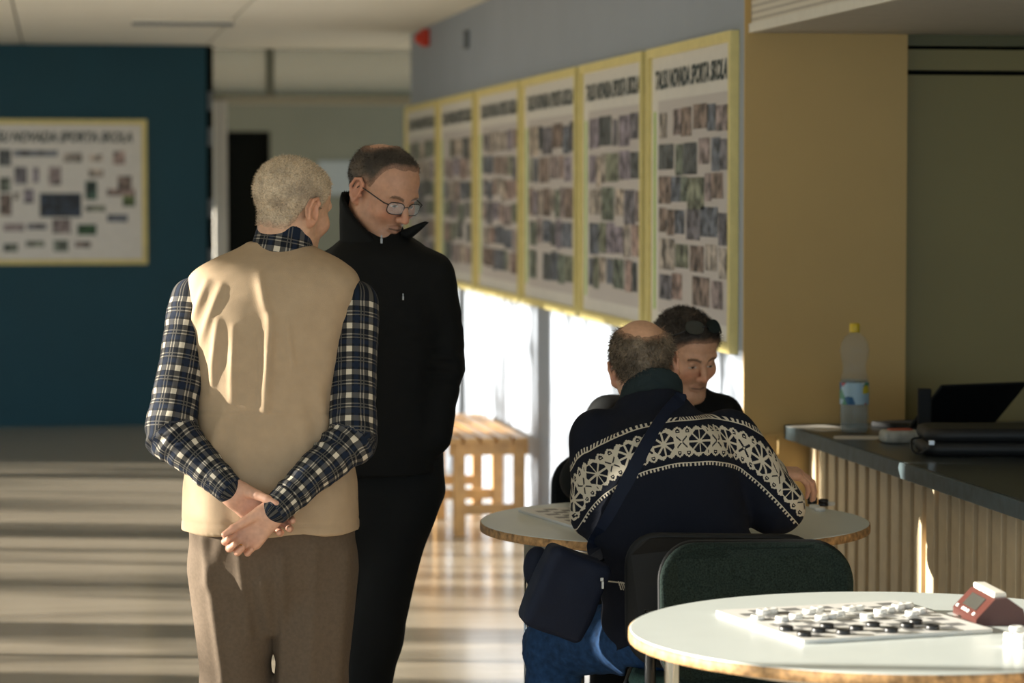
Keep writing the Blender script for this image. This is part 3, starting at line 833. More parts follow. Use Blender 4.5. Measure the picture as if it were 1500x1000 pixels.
SKIN = attr_mat('skin', 'Col', .5, bump=.12, bscale=500, sss=.12, var=.06, vscale=90)
HAIR = attr_mat('hair', 'Col', .65, bump=.4, bscale=350, var=.25, vscale=260)

def pose(yaw, pitch, roll):
    """head axes: x = the person's right, y = face, z = up; yaw 0 looks away from the camera, 90 to image right"""
    a, d, r = map(math.radians, (yaw, pitch, roll))
    Rz = np.array([[math.cos(a), math.sin(a), 0], [-math.sin(a), math.cos(a), 0], [0, 0, 1]])
    Rx = np.array([[1, 0, 0], [0, math.cos(d), math.sin(d)], [0, -math.sin(d), math.cos(d)]])
    Ry = np.array([[math.cos(r), 0, math.sin(r)], [0, 1, 0], [-math.sin(r), 0, math.cos(r)]])
    return Rz @ Rx @ Ry
def head_sdf(P, neck_l, jaw=1.0, nose=1.0, fat=0.0):
    A = np.abs(P[:, 0]); Q = P.copy(); Q[:, 0] = A          # mirrored
    d = ell(P, (0, -.018, .040), (.0765, .098, .083))
    d = smin(d, ell(P, (0, .030, .045), (.066, .062, .062)), .03)
    d = smin(d, ell(P, (0, .030, -.030), (.061 + fat, .062, .078)), .03)
    d = smin(d, cone(Q, (.050 + fat, .0, -.048), (.020, .072, -.098), .021, .018), .028 )
    d = smin(d, ell(P, (0, .077, -.102), (.025 * jaw, .021, .020)), .022)
    d = smin(d, sph(Q, (.043, .066, -.022), .021), .025)
    d = smin(d, cone(Q, (.006, .091, .022), (.043, .078, .026), .010, .010), .012)
    d = smax(d, -sph(Q, (.031, .103, .004), .0155), .012)
    d = smin(d, sph(Q, (.0305, .0785, .003), .0135), .004)
    d = smin(d, cone(P, (0, .093, .012), (0, .116 * nose, -.030), .0075, .0105), .012)
    d = smin(d, sph(Q, (.0115, .103, -.034), .0085), .007)
    d = smax(d, -sph(Q, (.007, .108, -.044), .004), .003)
    d = smin(d, cone(Q, (0, .0945, -.0605), (.022, .086, -.0640), .0062, .0035), .006)
    d = smin(d, cone(Q, (0, .0935, -.0720), (.020, .086, -.0695), .0066, .0035), .006)
    d = smax(d, -cone(Q, (0, .1025, -.0662), (.025, .0925, -.0668), .0022, .0018), .003)
    d = smin(d, cone(P, (0, -.028, -.055), neck_l, .056 + fat, .060 + fat), .025)
    # ears
    Re = np.array([[.94, -.30, .12], [.30, .94, .20], [-.17, -.15, .97]]).T
    e = ell(Q, (.081, -.012, -.004), (.0085, .0195, .033), Re)
    e = smax(e, -ell(Q, (.0920, -.008, -.002), (.0110, .0125, .0215), Re), .003)
    e = smin(e, ell(Q, (.0765, -.010, -.006), (.006, .012, .022), Re), .004)
    hp_ = [(.079, .004, .006), (.083, .006, .020), (.086, -.006, .031), (.0895, -.022, .024), (.0905, -.030, .002), (.086, -.022, -.022), (.080, -.008, -.036)]
    for a_, b_ in zip(hp_[:-1], hp_[1:]): e = smin(e, cone(Q, a_, b_, .0042, .0042), .003)
    e = smin(e, cone(Q, (.083, -.014, .012), (.082, -.018, -.012), .0035, .0035), .004)
    e = smin(e, sph(Q, (.079, .005, -.012), .0055), .004)
    e = smin(e, sph(Q, (.078, -.003, -.034), .0075), .006)
    e = smin(e, sph(Q, (.069, -.010, -.030), .013), .006)
    return smin(d, e, .006)
def make_head(R, c, neck_w, cols, hairfn, hp, h=.0023, nose=1.0, jaw=1.0, fat=0.0, roundtop=None, seed=1, strand=0.008, nstr=3500):
    """returns skin (V, F, colour) and hair (V, F, colour) in the camera-aligned frame"""
    nl = (np.asarray(neck_w) - c) @ R
    lo = np.minimum([-.10, -.135, -.135], nl - .075); hi = np.maximum([.10, .14, .135], nl + .075)
    f = lambda P: head_sdf(P, nl, jaw, nose, fat)
    V, F = nets(f, lo, hi, h); V = relax(V, F, 1, .4)
    x, y, z = V.T; ax = np.abs(x)
    n1 = vnoise(V, 45); n2 = vnoise(V, 140)
    C = np.tile(np.array(cols['skin']), (len(V), 1)) * (1 + .07 * n1 + .05 * n2)[:, None]
    red = np.exp(-((ax - .042) ** 2 + (z + .028) ** 2) / .0006) * (y > .03) + 1.0 * np.exp(-(x ** 2 + (z + .03) ** 2) / .0002) * (y > .09) + .9 * (ax > .076)
    C *= np.stack([1 + .02 * red, 1 - .14 * red, 1 - .16 * red], 1)
    lips = (y > .084) * np.exp(-(np.maximum(ax - .016, 0) ** 2 / .00002 + (z + .066) ** 2 / .00006)); C = C * (1 - .5 * lips[:, None]) + np.array(cols['lip']) * .5 * lips[:, None]
    mouth = (y > .08) * (np.abs(z + .0663) < .0022) * (ax < .023); C[mouth > 0] *= .35
    if cols.get('stubble'):
        st = sstep(-.035, -.055, z) * sstep(.0, .03, y) * sstep(-.135, -.1, z); C = C * (1 - cols['stubble'] * st[:, None]) + np.array(cols['hair']) * (cols['stubble'] * st)[:, None]
    brow = (np.abs(z - (.0185 + .006 * np.sin(np.clip((ax - .012) / .036, 0, 1) * 2.6))) < .0042) * (ax > .012) * (ax < .049) * (y > .06); C[brow > 0] = C[brow > 0] * .3 + np.array(cols['brow']) * .7
    er = np.sqrt((ax - .0305) ** 2 + (z - .001) ** 2); ey = (y > .084) * (ax > .018) * (ax < .043) * (np.abs(z + .0015) < .0036 * np.sqrt(np.clip(1 - ((ax - .0305) / .0125) ** 2, 0, 1)))
    C[ey > 0] = (.55, .52, .48); C[(ey > 0) & (er < .0058)] = (.03, .025, .02)
    lid = (y > .083) * (er < .0165) * (er > .0) * (ey == 0) * (z > .003) * (z < .010); C[lid > 0] *= .85
    skin = (V @ R.T + c, F, C)
    # hair shell
    def hs(P):
        g = hairfn(P); T = np.clip(g * hp.get('ramp', .35), -.006, hp['t'])
        A = P.copy(); base = ell(P, (0, -.018, .040), (.0765, .098, .083))
        base = smin(base, ell(P, (0, .030, .045), (.066, .062, .062)), .03)
        base = smin(base, ell(P, (0, .030, -.030), (.061 + fat, .062, .078)), .03)
        base = smin(base, cone(P, (0, -.028, -.055), nl, .056 + fat, .060 + fat), .025)
        return base - T - .0018 * vnoise(P, 110) * (T > 0)
    HV, HF = nets(hs, (-.105, -.15, -.12), (.105, .13, .15), h)
    g = hairfn(HV); keepv = g > -.004; HF = HF[keepv[HF].all(1)]
    used = np.zeros(len(HV), bool); used[HF.ravel()] = True; mp = np.cumsum(used) - 1; HN = vnormals(HV, HF)[used]; HV = HV[used]; HF = mp[HF]; g = g[used]
    nz = vnoise(HV, 38) * .6 + vnoise(HV * np.array([1, 1, .35]), 190) * .5
    HC = np.array(cols['hair']) * (1 + cols.get('nz', .5) * nz)[:, None]
    if 'hair2' in cols:
        w = sstep(-.3, .6, vnoise(HV, 24) + cols.get('h2w', 0) + cols.get('h2z', 0) * HV[:, 2] * 10)[:, None]; HC = HC * (1 - w) + np.array(cols['hair2']) * (1 + .4 * nz)[:, None] * w
    fd = (.35 + .65 * sstep(.0, cols.get('fade', .02), g + .006 * vnoise(HV, 60)))[:, None]; HC = HC * fd + np.array(cols['skin']) * .8 * (1 - fd)
    HC = np.clip(HC, .002, 1)
    # loose short strands
    rs = np.random.RandomState(seed); ii = rs.choice(np.where(g > .002)[0], nstr); p = HV[ii] - HN[ii] * .001
    comb = np.array(hp.get('comb', (0, .2, -.3))); d = HN[ii] * hp.get('lift', .8) + comb + rs.randn(nstr, 3) * .3; d /= np.linalg.norm(d, axis=1)[:, None]
    L = strand * rs.uniform(.5, 1.2, nstr)[:, None]; sd = np.cross(d, rs.randn(nstr, 3)); sd /= np.linalg.norm(sd, axis=1)[:, None]; wd_ = .0007
    SV = np.stack([p - sd * wd_, p + sd * wd_, p + d * L + sd * wd_ * .3, p + d * L - sd * wd_ * .3], 1).reshape(-1, 3); SF = np.arange(nstr * 4).reshape(-1, 4)
    SCo = np.repeat(HC[ii] * rs.uniform(.7, 1.4, nstr)[:, None], 4, 0)
    hair = (np.concatenate([HV, SV]) @ R.T + c, np.concatenate([HF, SF + len(HV)]), np.concatenate([HC, SCo]))
    return skin, hair
def make_hand(Wp, a, n, right, curls, thumb, col, fore, h=.0022, s=1.0, spread=1.0, th_curl=(.2, .3)):
    """wrist point, finger axis, palm normal; curls: three bend angles per finger; thumb: direction in (t, a, n)"""
    a = nrm(a); n = nrm(np.asarray(n) - a * np.dot(n, a)); t = np.cross(a, n) * (1 if right else -1)
    L = lambda x, y, z: np.asarray(Wp) + s * (t * x + a * y + n * z)
    prim = []; palm = []
    roots = [(.029, .093), (.010, .097), (-.010, .093), (-.028, .084)]
    lens = [(.041, .025, .020), (.045, .029, .021), (.042, .027, .020), (.033, .020, .018)]
    rad = [(.0094, .0086, .0078, .0068), (.0096, .0088, .008, .007), (.0092, .0084, .0076, .0066), (.0084, .0076, .0068, .006)]
    for i in range(4):
        x, y = roots[i]; palm.append((L(x * .55, .004, 0), L(x, y - .004, 0), .0155 * s, .0125 * s))
        p = L(x, y, 0); ang = 0; fx = x * .25 * spread; ch = []
        for k in range(3):
            ang += curls[i][k]; d = nrm(t * fx * (1 if k == 0 else .3) + a * math.cos(ang) + n * math.sin(ang)); q = p + d * lens[i][k] * s
            ch.append((p, q, rad[i][k] * s, rad[i][k + 1] * s)); p = q
        prim.append(ch)
    tv = nrm(t * thumb[0] + a * thumb[1] + n * thumb[2]); p0 = L(.020, .018, .006); p1 = p0 + tv * .044 * s
    t2 = nrm(tv + (a * .6 + n * .5) * th_curl[0]); p2 = p1 + t2 * .032 * s; t3 = nrm(t2 + (a * .5 + n * .3 - t * .3) * th_curl[1]); p3 = p2 + t3 * .026 * s
    prim.append([(p0, p1, .0165 * s, .0115 * s), (p1, p2, .0112 * s, .0100 * s), (p2, p3, .0100 * s, .0080 * s)])
    pts = np.array([q for ch in prim for c_ in ch for q in c_[:2]] + [np.asarray(Wp), np.asarray(Wp) + nrm(np.asarray(fore) - Wp) * .09])
    def f(P):
        d = None
        for A, B, ra, rb in palm:
            e = cone(P, A, B, ra, rb); d = e if d is None else smin(d, e, .012 * s)
        fr = np.asarray(Wp) + nrm(np.asarray(fore) - Wp) * .08
        d = smin(d, cone(P, np.asarray(Wp) + a * .012, fr, .0215 * s, .028 * s, (t, 1.25)), .016)
        for ch in prim:
            e = None
            for A, B, ra, rb in ch:
                q = cone(P, A, B, ra, rb); e = q if e is None else smin(e, q, .004)
            d = smin(d, e, .0055)
        return d
    V, F = nets(f, pts.min(0) - .035, pts.max(0) + .035, h); V = relax(V, F, 1, .35)
    C = np.tile(np.array(col), (len(V), 1)) * (1 + .08 * vnoise(V, 60) + .05 * vnoise(V, 180))[:, None]
    kn = np.zeros(len(V))
    for ch in prim:
        for c_ in ch: kn += np.exp(-((V - c_[0]) ** 2).sum(1) / .00012)
        tip = ch[-1][1]; kn += .8 * np.exp(-((V - tip) ** 2).sum(1) / .0001)
    C *= np.stack([1 + 0 * kn, 1 - .12 * np.clip(kn, 0, 1), 1 - .14 * np.clip(kn, 0, 1)], 1)
    return (V, F, C), prim
def join(parts):
    V = []; F = []; C = []; b = 0
    for v, f, c in parts: V.append(v); F.append(f + b); C.append(c); b += len(v)
    return np.concatenate(V), np.concatenate(F), np.concatenate(C)
class Person:
    def __init__(s, base, label, skin_parts):
        s.base = np.array((base[0], base[1], 0.0))
        V, F, C = join(skin_parts); me = mesh_np('person', V - s.base, F); set_attr(me, 'Col', C); me.materials.append(SKIN)
        s.o = link_mesh('person', me, None, None, W(s.base), -YAW); tag(s.o, label, 'person')
    def part(s, name, V, F, material, col=None, attr=None, label=None, parent=None):
        me = mesh_np(name, V - s.base, F)
        if col is not None: set_attr(me, 'Col', col)
        if attr is not None: set_attr(me, attr[0], attr[1], 'FLOAT_VECTOR')
        me.materials.append(material); o = link_mesh(name, me, None, parent or s.o)
        if parent is not None: o.matrix_parent_inverse = Matrix.Identity(4)
        if label: o['label'] = label
        return o
    def mb(s, name, m, material, parent=None, label=None):
        m.v = [tuple(np.asarray(p) - s.base) for p in m.v]; o = m.build(name, material, parent or s.o)
        if label: o['label'] = label
        return o
def body_core(segs, col, h=.014):
    """plain body under the clothes"""
    def f(P):
        d = None
        for A, B, ra, rb in segs:
            e = cone(P, A, B, ra, rb); d = e if d is None else smin(d, e, .04)
        return d
    pts = np.array([q for s_ in segs for q in s_[:2]]); V, F = nets(f, pts.min(0) - .18, pts.max(0) + .18, h)
    return V, F, np.tile(np.array(col), (len(V), 1))
def garment(f, lo, hi, h=.0065, disp=None, rel=1):
    V, F = nets(f, lo, hi, h); V = relax(V, F, rel, .5)
    if disp is not None:
        N = vnormals(V, F); V = V + N * disp(V, N)[:, None]
    return V, F
def wrinkle(V, joint, r, amp, ax, freq):
    """folds gathered round a joint, running across the limb axis"""
    ax = nrm(ax); q = V - joint; d = np.linalg.norm(q, axis=1); al = q @ ax; pe = q - np.outer(al, ax)
    k = vnoise(pe * 9 + np.outer(al, ax) * freq * .42 + np.outer(al + pe.sum(1) * .6, (8., 5., 3.)), 1.0)
    k = 1 - 2 * np.abs(k); return amp * np.exp(-(d / r) ** 2) * k
def shoe(person, ankle, yaw, material):
    a = math.radians(yaw); fw = np.array((math.sin(a), math.cos(a), 0)); b = np.array((ankle[0], ankle[1], 0))
    def f(P):
        d = cone(P, b + np.array((0, 0, .045)) - fw * .05, b + fw * .12 + np.array((0, 0, .035)), .042, .036); d = smin(d, cone(P, b + np.array((0, 0, .05)), b + np.array((0, 0, .11)), .042, .046), .03)
        return np.maximum(d, -P[:, 2] + .001)
    V, F = nets(f, b - .24, b + np.array((.24, .24, .2)), .008); person.part('shoe', V, F, material)
# ------------------------------------------------------------------ cloth materials
def cloth(name, col, rough=.85, var=.08, vscale=30, bump=.35, bscale=700, sheen=.0):
    return mat(name, col, rough, var=var, vscale=vscale, bump=bump, bscale=bscale, sheen=sheen, spec=.2)
VEST = cloth('beige vest twill', (.41, .30, .195), var=.05)
TRO = cloth('brown wool trousers', (.110, .080, .055), var=.10, vscale=120)
BLK = cloth('black jacket cloth', (.0035, .0042, .0045), .8, sheen=.0)
BLK2 = cloth('black cotton', (.006, .007, .0075), .85, sheen=.0)
JEAN = cloth('blue denim', (.012, .040, .105), var=.35, vscale=60)
NAVY = cloth('navy nylon', (.004, .008, .022), .6, sheen=.0)
SHOE = mat('black leather', (.012, .011, .010), .35)
plaid = cloth('navy plaid flannel', (.02, .02, .03))
E.nt = plaid.node_tree
at = E.nt.nodes.new('ShaderNodeAttribute'); at.attribute_name = 'pat'
sx = E.nt.nodes.new('ShaderNodeSeparateXYZ'); E.nt.links.new(at.outputs['Vector'], sx.inputs[0])
def stripes(t):
    m = (t / .058).mod(1.0)
    wide = AND(m.gt(.06), m.lt(.30)); thin = OR(AND(m.gt(.52), m.lt(.57)), AND(m.gt(.66), m.lt(.71)))
    blue = AND(m.gt(.78), m.lt(.96)); return wide, thin, blue
wa, ta, ba = stripes(E(sx.outputs[0])); wb, tb, bb_ = stripes(E(sx.outputs[1]))
c_ = mixcol(OR(ba, bb_), (.006, .008, .013), (.008, .014, .030))
c_ = mixcol(OR(wa, wb) * .13, c_, (.50, .45, .37)); c_ = mixcol(OR(ta, tb) * .16, c_, (.50, .45, .37)); c_ = mixcol(AND(ta, wb) * .55, c_, (.50, .45, .37)); c_ = mixcol(AND(wa, tb) * .55, c_, (.50, .45, .37)); c_ = mixcol(AND(wa, wb), c_, (.58, .52, .42))
E.nt.links.new(c_, principled(plaid).inputs['Base Color'])
knit = cloth('navy patterned knit', (.008, .010, .018), .9, bump=.6, bscale=420)
E.nt = knit.node_tree
at = E.nt.nodes.new('ShaderNodeAttribute'); at.attribute_name = 'pat'
sx = E.nt.nodes.new('ShaderNodeSeparateXYZ'); E.nt.links.new(at.outputs['Vector'], sx.inputs[0])
ST = .0024
U_ = ((E(sx.outputs[0]) / ST).floor() + .5) * ST; V_ = ((E(sx.outputs[1]) / ST).floor() + .5) * ST; av = V_.abs()
def tri(x, p): return ((x / p).mod(1.0) - .5).abs() * 2.0
band = av.lt(.0385 + tri(U_, .024) * .008 if False else E.op('ADD', tri(U_, .024) * .008, .029))
xs = (U_.mod(.092) - .046).abs(); ys = av
dia = (xs - ys).abs()
star = AND(E.op('MAXIMUM', xs, ys).lt(.0265), (xs + ys).lt(.037), (xs + ys).gt(.006), xs.gt(.0022), ys.gt(.0018), dia.gt(.0030))
x2 = ((U_ + .046).mod(.092) - .046).abs()
cross = AND((x2 - ys).abs().lt(.0030), E.op('MAXIMUM', x2, ys).lt(.0135), (x2 + ys).gt(.004))
x3 = (U_ + .012).mod(.024) - .012; rg = E.op('SQRT', x3 * x3 + (ys - .0255) * (ys - .0255))
ring = AND(rg.gt(.0022), rg.lt(.0052), xs.gt(.020))
zig = AND((ys - .034 - tri(U_ + .012, .024) * .0).abs().lt(.0), xs.gt(0))
white = AND(band, NOT(OR(star, cross, ring)))
dots = OR(AND((ys - .0535).abs().lt(.0030), (U_ / .0104).mod(1.0).lt(.5)), (ys - .0498).abs().lt(.0012))
hem = AND((E(sx.outputs[2]) - .0).abs().lt(.010), OR((U_ / .0104).mod(1.0).lt(.45), (E(sx.outputs[2]) - .007).abs().lt(.0016)))
E.nt.links.new(mixcol(OR(white, dots, hem), (.0055, .0075, .015), (.52, .47, .38)), principled(knit).inputs['Base Color'])

def limb_attr(V, chain, rad=.06):
    """(along, round) cloth coordinates for a sleeve chain"""
    best = np.full(len(V), 9.0); out = np.zeros((len(V), 3)); acc = 0
    for A, B in zip(chain[:-1], chain[1:]):
        A = np.asarray(A); B = np.asarray(B); L = np.linalg.norm(B - A); ax = (B - A) / L
        t = np.clip((V - A) @ ax, 0, L); q = V - A - t[:, None] * ax; d = np.linalg.norm(q, axis=1)
        xa = nrm(np.cross(ax, (0, 1, 0.2))); ya = np.cross(ax, xa); an = np.arctan2(q @ ya, q @ xa)
        m = d < best; best[m] = d[m]; out[m, 0] = acc + t[m]; out[m, 1] = an[m] * rad + .2; acc += L
    return out, best

# ------------------------------------------------------------------ A: elderly man seen from behind, hands clasped
dA = 7.0
def stat(v, ul, ur, ry, cy): a, b = J(ul, v, dA), J(ur, v, dA); return (a[2], (a[0]+b[0])/2, cy, (b[0]-a[0])/2, ry)
RA = pose(40, 12, 4); cA = J(428, 306, 7.05); nkA = J(411, 372, 7.04)
colsA = dict(skin=(.56, .33, .215), lip=(.42, .20, .15), hair=(.47, .37, .26), hair2=(.27, .21, .15), h2w=-.35, h2z=-.3, nz=.25, brow=(.30, .24, .18))
def hairA(P):
    zl = np.interp(P[:, 1], [-.13, -.06, -.036, -.022, .008, .02, .05, .09], [-.062, -.060, -.035, .018, .022, .0, .05, .088]); return P[:, 2] - zl
skA, hrA = make_head(RA, cA, nkA, colsA, hairA, dict(t=.005, ramp=.22, lift=.7, comb=(0, .3, .1)), seed=1, strand=.007, nstr=5000)
shL, elL, wrL = J(284, 442, 7.0), J(250, 634, 6.90), J(335, 716, 6.815)
shR, elR, wrR = J(518, 446, 7.0), J(516, 640, 6.90), J(403, 747, 6.776)
handR, prR = make_hand(wrR + nrm(wrR - elR) * .010, (-.72, .04, -.69), (.05, -1, .05), True, [(.70, 1.0, .6), (.80, 1.05, .6), (.85, 1.05, .6), (.85, 1.0, .6)], (.25, .95, .30), (.60, .34, .235), elR, s=1.0, th_curl=(.15, .15))
handL, prL = make_hand(wrL + nrm(wrL - elL) * .010, (.80, .10, -.58), (.08, -1, .0), False, [(.10, .75, .7), (.15, .85, .7), (.2, .95, .7), (.25, 1.0, .7)], (.25, .74, .62), (.60, .34, .235), elL, s=1.04, th_curl=(.12, .12))
hpL, hpR = J(338, 835, 7.02), J(462, 835, 7.02); knL, knR = J(345, 1010, 7.01), J(457, 1010, 7.01); anL, anR = J(349, 1225, 7.05), J(455, 1225, 7.05)
coreA = body_core([(J(400, 800, 7.02), J(402, 440, 7.02), .11, .10), (shL, elL, .04, .035), (elL, wrL, .035, .026), (shR, elR, .04, .035), (elR, wrR, .035, .026), (J(402, 440, 7.02), nkA, .08, .05), (hpL, knL, .07, .05), (knL, anL, .05, .035), (hpR, knR, .07, .05), (knR, anR, .05, .035)], colsA['skin'])
PA = Person(J(400, 800, dA), 'standing man in beige vest and plaid shirt with hands clasped behind his back', [skA, handR, handL, coreA])
PA.part('hair', *hrA[:2], HAIR, hrA[2])
VST = [stat(354, 372, 440, .060, 7.05), stat(363, 345, 462, .078, 7.045), stat(374, 318, 486, .094, 7.035), stat(388, 290, 512, .108, 7.02), stat(402, 272, 529, .118, 7.01), stat(425, 273, 527, .130, 7.005), stat(480, 279, 512, .142, 7.0), stat(560, 288, 500, .150, 7.0), stat(640, 284, 508, .150, 7.0), stat(705, 268, 525, .154, 7.0), stat(775, 264, 529, .158, 7.0)]
folds = [(300, 415, 276, 480, .010, .010), (322, 420, 290, 505, .009, .010), (318, 470, 309, 575, .012, .010), (342, 480, 340, 585, .009, .009), (378, 405, 394, 470, .010, .012), (396, 465, 389, 600, .016, .012), (420, 470, 428, 540, .007, .010), (462, 560, 476, 640, .010, .014), (300, 690, 330, 600, .010, .016), (350, 640, 352, 760, .006, .02), (450, 690, 440, 600, .006, .02), (485, 470, 470, 600, .006, .02)]
def vdisp(V, N):
    d = .0018 * vnoise(V, 9) + .0010 * vnoise(V, 30); back = V[:, 1] < 7.0
    for (u0, v0, u1, v1, am, wd2) in folds:
        a, b = J(u0, v0, 6.86)[[0, 2]], J(u1, v1, 6.86)[[0, 2]]; ab = b - a; q = V[:, [0, 2]] - a; t = np.clip(q @ ab / (ab @ ab), 0, 1)
        e = np.linalg.norm(q - t[:, None] * ab, axis=1); d = d + back * am * np.exp(-(e / wd2) ** 2) * (.35 + .65 * np.sin(np.pi * np.clip(t * .9 + .05, 0, 1)))
    zs_ = J(400, 607, 6.86)[2]; d = d - back * .0025 * np.exp(-((V[:, 2] - zs_) / .003) ** 2)
    zh = J(400, 768, 6.86)[2]; d = d - .002 * np.exp(-((V[:, 2] - zh) / .003) ** 2) + .004 * np.sin(V[:, 0] * 42 + 1.2) * sstep(.98, .83, V[:, 2])
    return d
def vestf(P):
    d = loft(P, VST, e=2.5)
    # armholes: sleeves pass through, the vest edge stands just proud of them
    for s_, e_, sg in ((shL, elL, -1), (shR, elR, 1)):
        hole = cone(P, s_ + np.array((sg * .078, 0, -.045)), e_ + np.array((sg * .03, .0, .03)), .066, .062); d = smax(d, -hole, .01)
    return d
bx = np.array([VST[-1][1] - .26, 6.78, VST[-1][0] - .02]); 
V, F = garment(vestf, (J(240, 775, dA)[0], 6.80, VST[-1][0] - .02), (J(555, 775, dA)[0], 7.22, VST[0][0] + .02), .0055, vdisp)
vest = PA.part('vest', V, F, VEST, label='beige sleeveless vest')
def sleeve(chain, radii, lo_pad=.1, h=.0055, seed=0, amp=1.0):
    def f(P):
        d = cone(P, chain[0], chain[1], radii[0], radii[1]); return smin(d, cone(P, chain[1], chain[2], radii[1], radii[2]), .03)
    pts = np.array(chain); ax1 = chain[1] - chain[0]; ax2 = chain[2] - chain[1]
    def dsp(V, N):
        return amp * (wrinkle(V, chain[1], .12, .0085, nrm(ax1) + nrm(ax2), 95) + wrinkle(V, chain[2] - nrm(ax2) * .09, .07, .005, ax2, 110) + wrinkle(V, chain[0], .12, .004, ax1, 70) + .0035 * vnoise(V, 16))
    return garment(f, pts.min(0) - lo_pad, pts.max(0) + lo_pad, h, dsp)
for ch, nm in (((shL, elL, wrL), 'shirt_sleeve'), ((shR, elR, wrR), 'shirt_sleeve')):
    V, F = sleeve(ch, (.060, .056, .035)); at_, _ = limb_attr(V, ch); PA.part(nm, V, F, plaid, attr=('pat', at_), label='navy and cream plaid flannel sleeve')
    a = nrm(ch[2] - ch[1]); V, F = garment(lambda P: np.maximum(cone(P, ch[2] - a * .045, ch[2] + a * .004, .0405, .0360), np.maximum(-(P - (ch[2] - a * .05)) @ a, (P - (ch[2] + a * .008)) @ a)), ch[2] - .11, ch[2] + .11, .004)
    at_, _ = limb_attr(V, ch); PA.part('cuff', V, F, plaid, attr=('pat', at_ + .02))
n0, n1 = J(410, 385, 7.03), J(417, 344, 7.04); ca = nrm(n1 - n0); tl = nrm(ca + np.array((.10, .28, 0)))
V, F = garment(lambda P: np.maximum(np.maximum(cone(P, n0, n1, .080, .072), (P - n1) @ tl - .006), -cone(P, n0 - ca * .02, n1 + ca * .1, .060, .062)), n1 - .17, n1 + .13, .004, lambda V, N: .0012 * vnoise(V, 25))
at_, _ = limb_attr(V, (n0, n1), .07); PA.part('shirt_collar', V, F, plaid, attr=('pat', at_ * np.array((1, 1, 1)) + np.array((.043, 0, 0))), label='dark plaid shirt collar')
def trf(P, hl, kl, al, hr, kr, ar, wst, r=(.108, .084, .074)):
    d = loft(P, wst, e=2.3)
    for h_, k_, a_ in ((hl, kl, al), (hr, kr, ar)):
        e = smin(cone(P, h_, k_, r[0], r[1]), cone(P, k_, a_, r[1], r[2]), .03); d = smin(d, e, .022)
    return np.maximum(d, .03 - P[:, 2])
def tdisp(V, N):
    d = .003 * vnoise(V * np.array((1, 1, .3)), 14)
    for (u0, v0, u1, v1, am, w2) in ((300, 790, 325, 1000, .010, .012), (352, 800, 362, 930, .007, .012), (385, 850, 395, 960, .010, .016), (415, 810, 412, 1010, .010, .012), (462, 800, 452, 1010, .006, .014), (505, 810, 492, 1000, .008, .016), (330, 780, 300, 860, .006, .015)):
        a, b = J(u0, v0, 6.9)[[0, 2]], J(u1, v1, 6.9)[[0, 2]]; ab = b - a; q = V[:, [0, 2]] - a; t = np.clip(q @ ab / (ab @ ab), 0, 1)
        d = d + (V[:, 1] < 7.02) * am * np.exp(-(np.linalg.norm(q - t[:, None] * ab, axis=1) / w2) ** 2)
    return d
zt = J(400, 765, dA)[2]
wst = [(zt - .27, J(400, 800, dA)[0], 7.01, .05, .05), (zt - .20, J(400, 800, dA)[0], 7.01, .115, .09), (zt - .14, J(400, 800, dA)[0], 7.01, .180, .125), (zt - .08, J(399, 800, dA)[0], 7.01, .205, .142), (zt + .02, J(398, 800, dA)[0], 7.0, .205, .142), (zt + .06, J(398, 800, dA)[0], 7.0, .19, .13)]
V, F = garment(lambda P: trf(P, hpL, knL, anL, hpR, knR, anR, wst), (J(250, 800, dA)[0], 6.82, .02), (J(545, 800, dA)[0], 7.22, zt + .07), .0075, tdisp)
PA.part('trousers', V, F, TRO, label='brown wool trousers')
for k_ in (anL, anR): shoe(PA, k_, 15, SHOE)
# ring on the fourth finger
A_, B_ = prR[2][0][0], prR[2][0][1]; ax_ = nrm(B_ - A_); xa = nrm(np.cross(ax_, (0, 0, 1))); ya = np.cross(ax_, xa); m_ = A_ * .45 + B_ * .55
PA.mb('ring', MB().tube([m_ + (xa * math.cos(t) + ya * math.sin(t)) * .0092 for t in np.linspace(0, 2*math.pi, 25)], .0016, 6, cap=False), mat('gold', (.8, .5, .15), .25, metal=1), label='gold finger ring')

# ------------------------------------------------------------------ B: man in black jacket and glasses
dB = 7.62
def statB(v, ul, ur, ry, cy=dB): a, b = J(ul, v, dB), J(ur, v, dB); return (a[2], (a[0]+b[0])/2, cy, (b[0]-a[0])/2, ry)
RB = pose(136, 24, -4); cB = J(560, 282, 7.60); nkB = J(540, 385, 7.66)
colsB = dict(skin=(.50, .275, .18), lip=(.34, .15, .12), hair=(.030, .022, .016), hair2=(.075, .055, .038), h2w=-.4, brow=(.07, .045, .03), stubble=.22, fade=.035)
def hairB(P):
    zl = np.interp(P[:, 1], [-.13, -.06, -.036, -.022, .008, .025, .045, .07, .1], [-.050, -.050, -.03, .016, .024, .02, .055, .092, .108]) + .030 * sstep(.02, .055, np.abs(P[:, 0])) * sstep(.02, .06, P[:, 1])
    bald = np.linalg.norm(P - np.array((0.01, -.055, .118)), axis=1) - .032
    return np.minimum(P[:, 2] - zl, bald)
skB, hrB = make_head(RB, cB, nkB, colsB, hairB, dict(t=.006, ramp=.3, lift=.6, comb=(0, .3, -.1)), seed=2, strand=.007, nstr=3500, jaw=1.05)
sL, eL, wL = J(632, 405, 7.60), J(646, 530, 7.62), J(634, 640, 7.57)
sR, eR, wR = J(482, 405, 7.66), J(470, 535, 7.74), J(500, 640, 7.62)
hL_, hR_ = J(592, 715, 7.62), J(530, 715, 7.68); kL_, kR_ = J(552, 935, 7.60), J(508, 935, 7.70); aL_, aR_ = J(512, 1140, 7.66), J(485, 1140, 7.76)
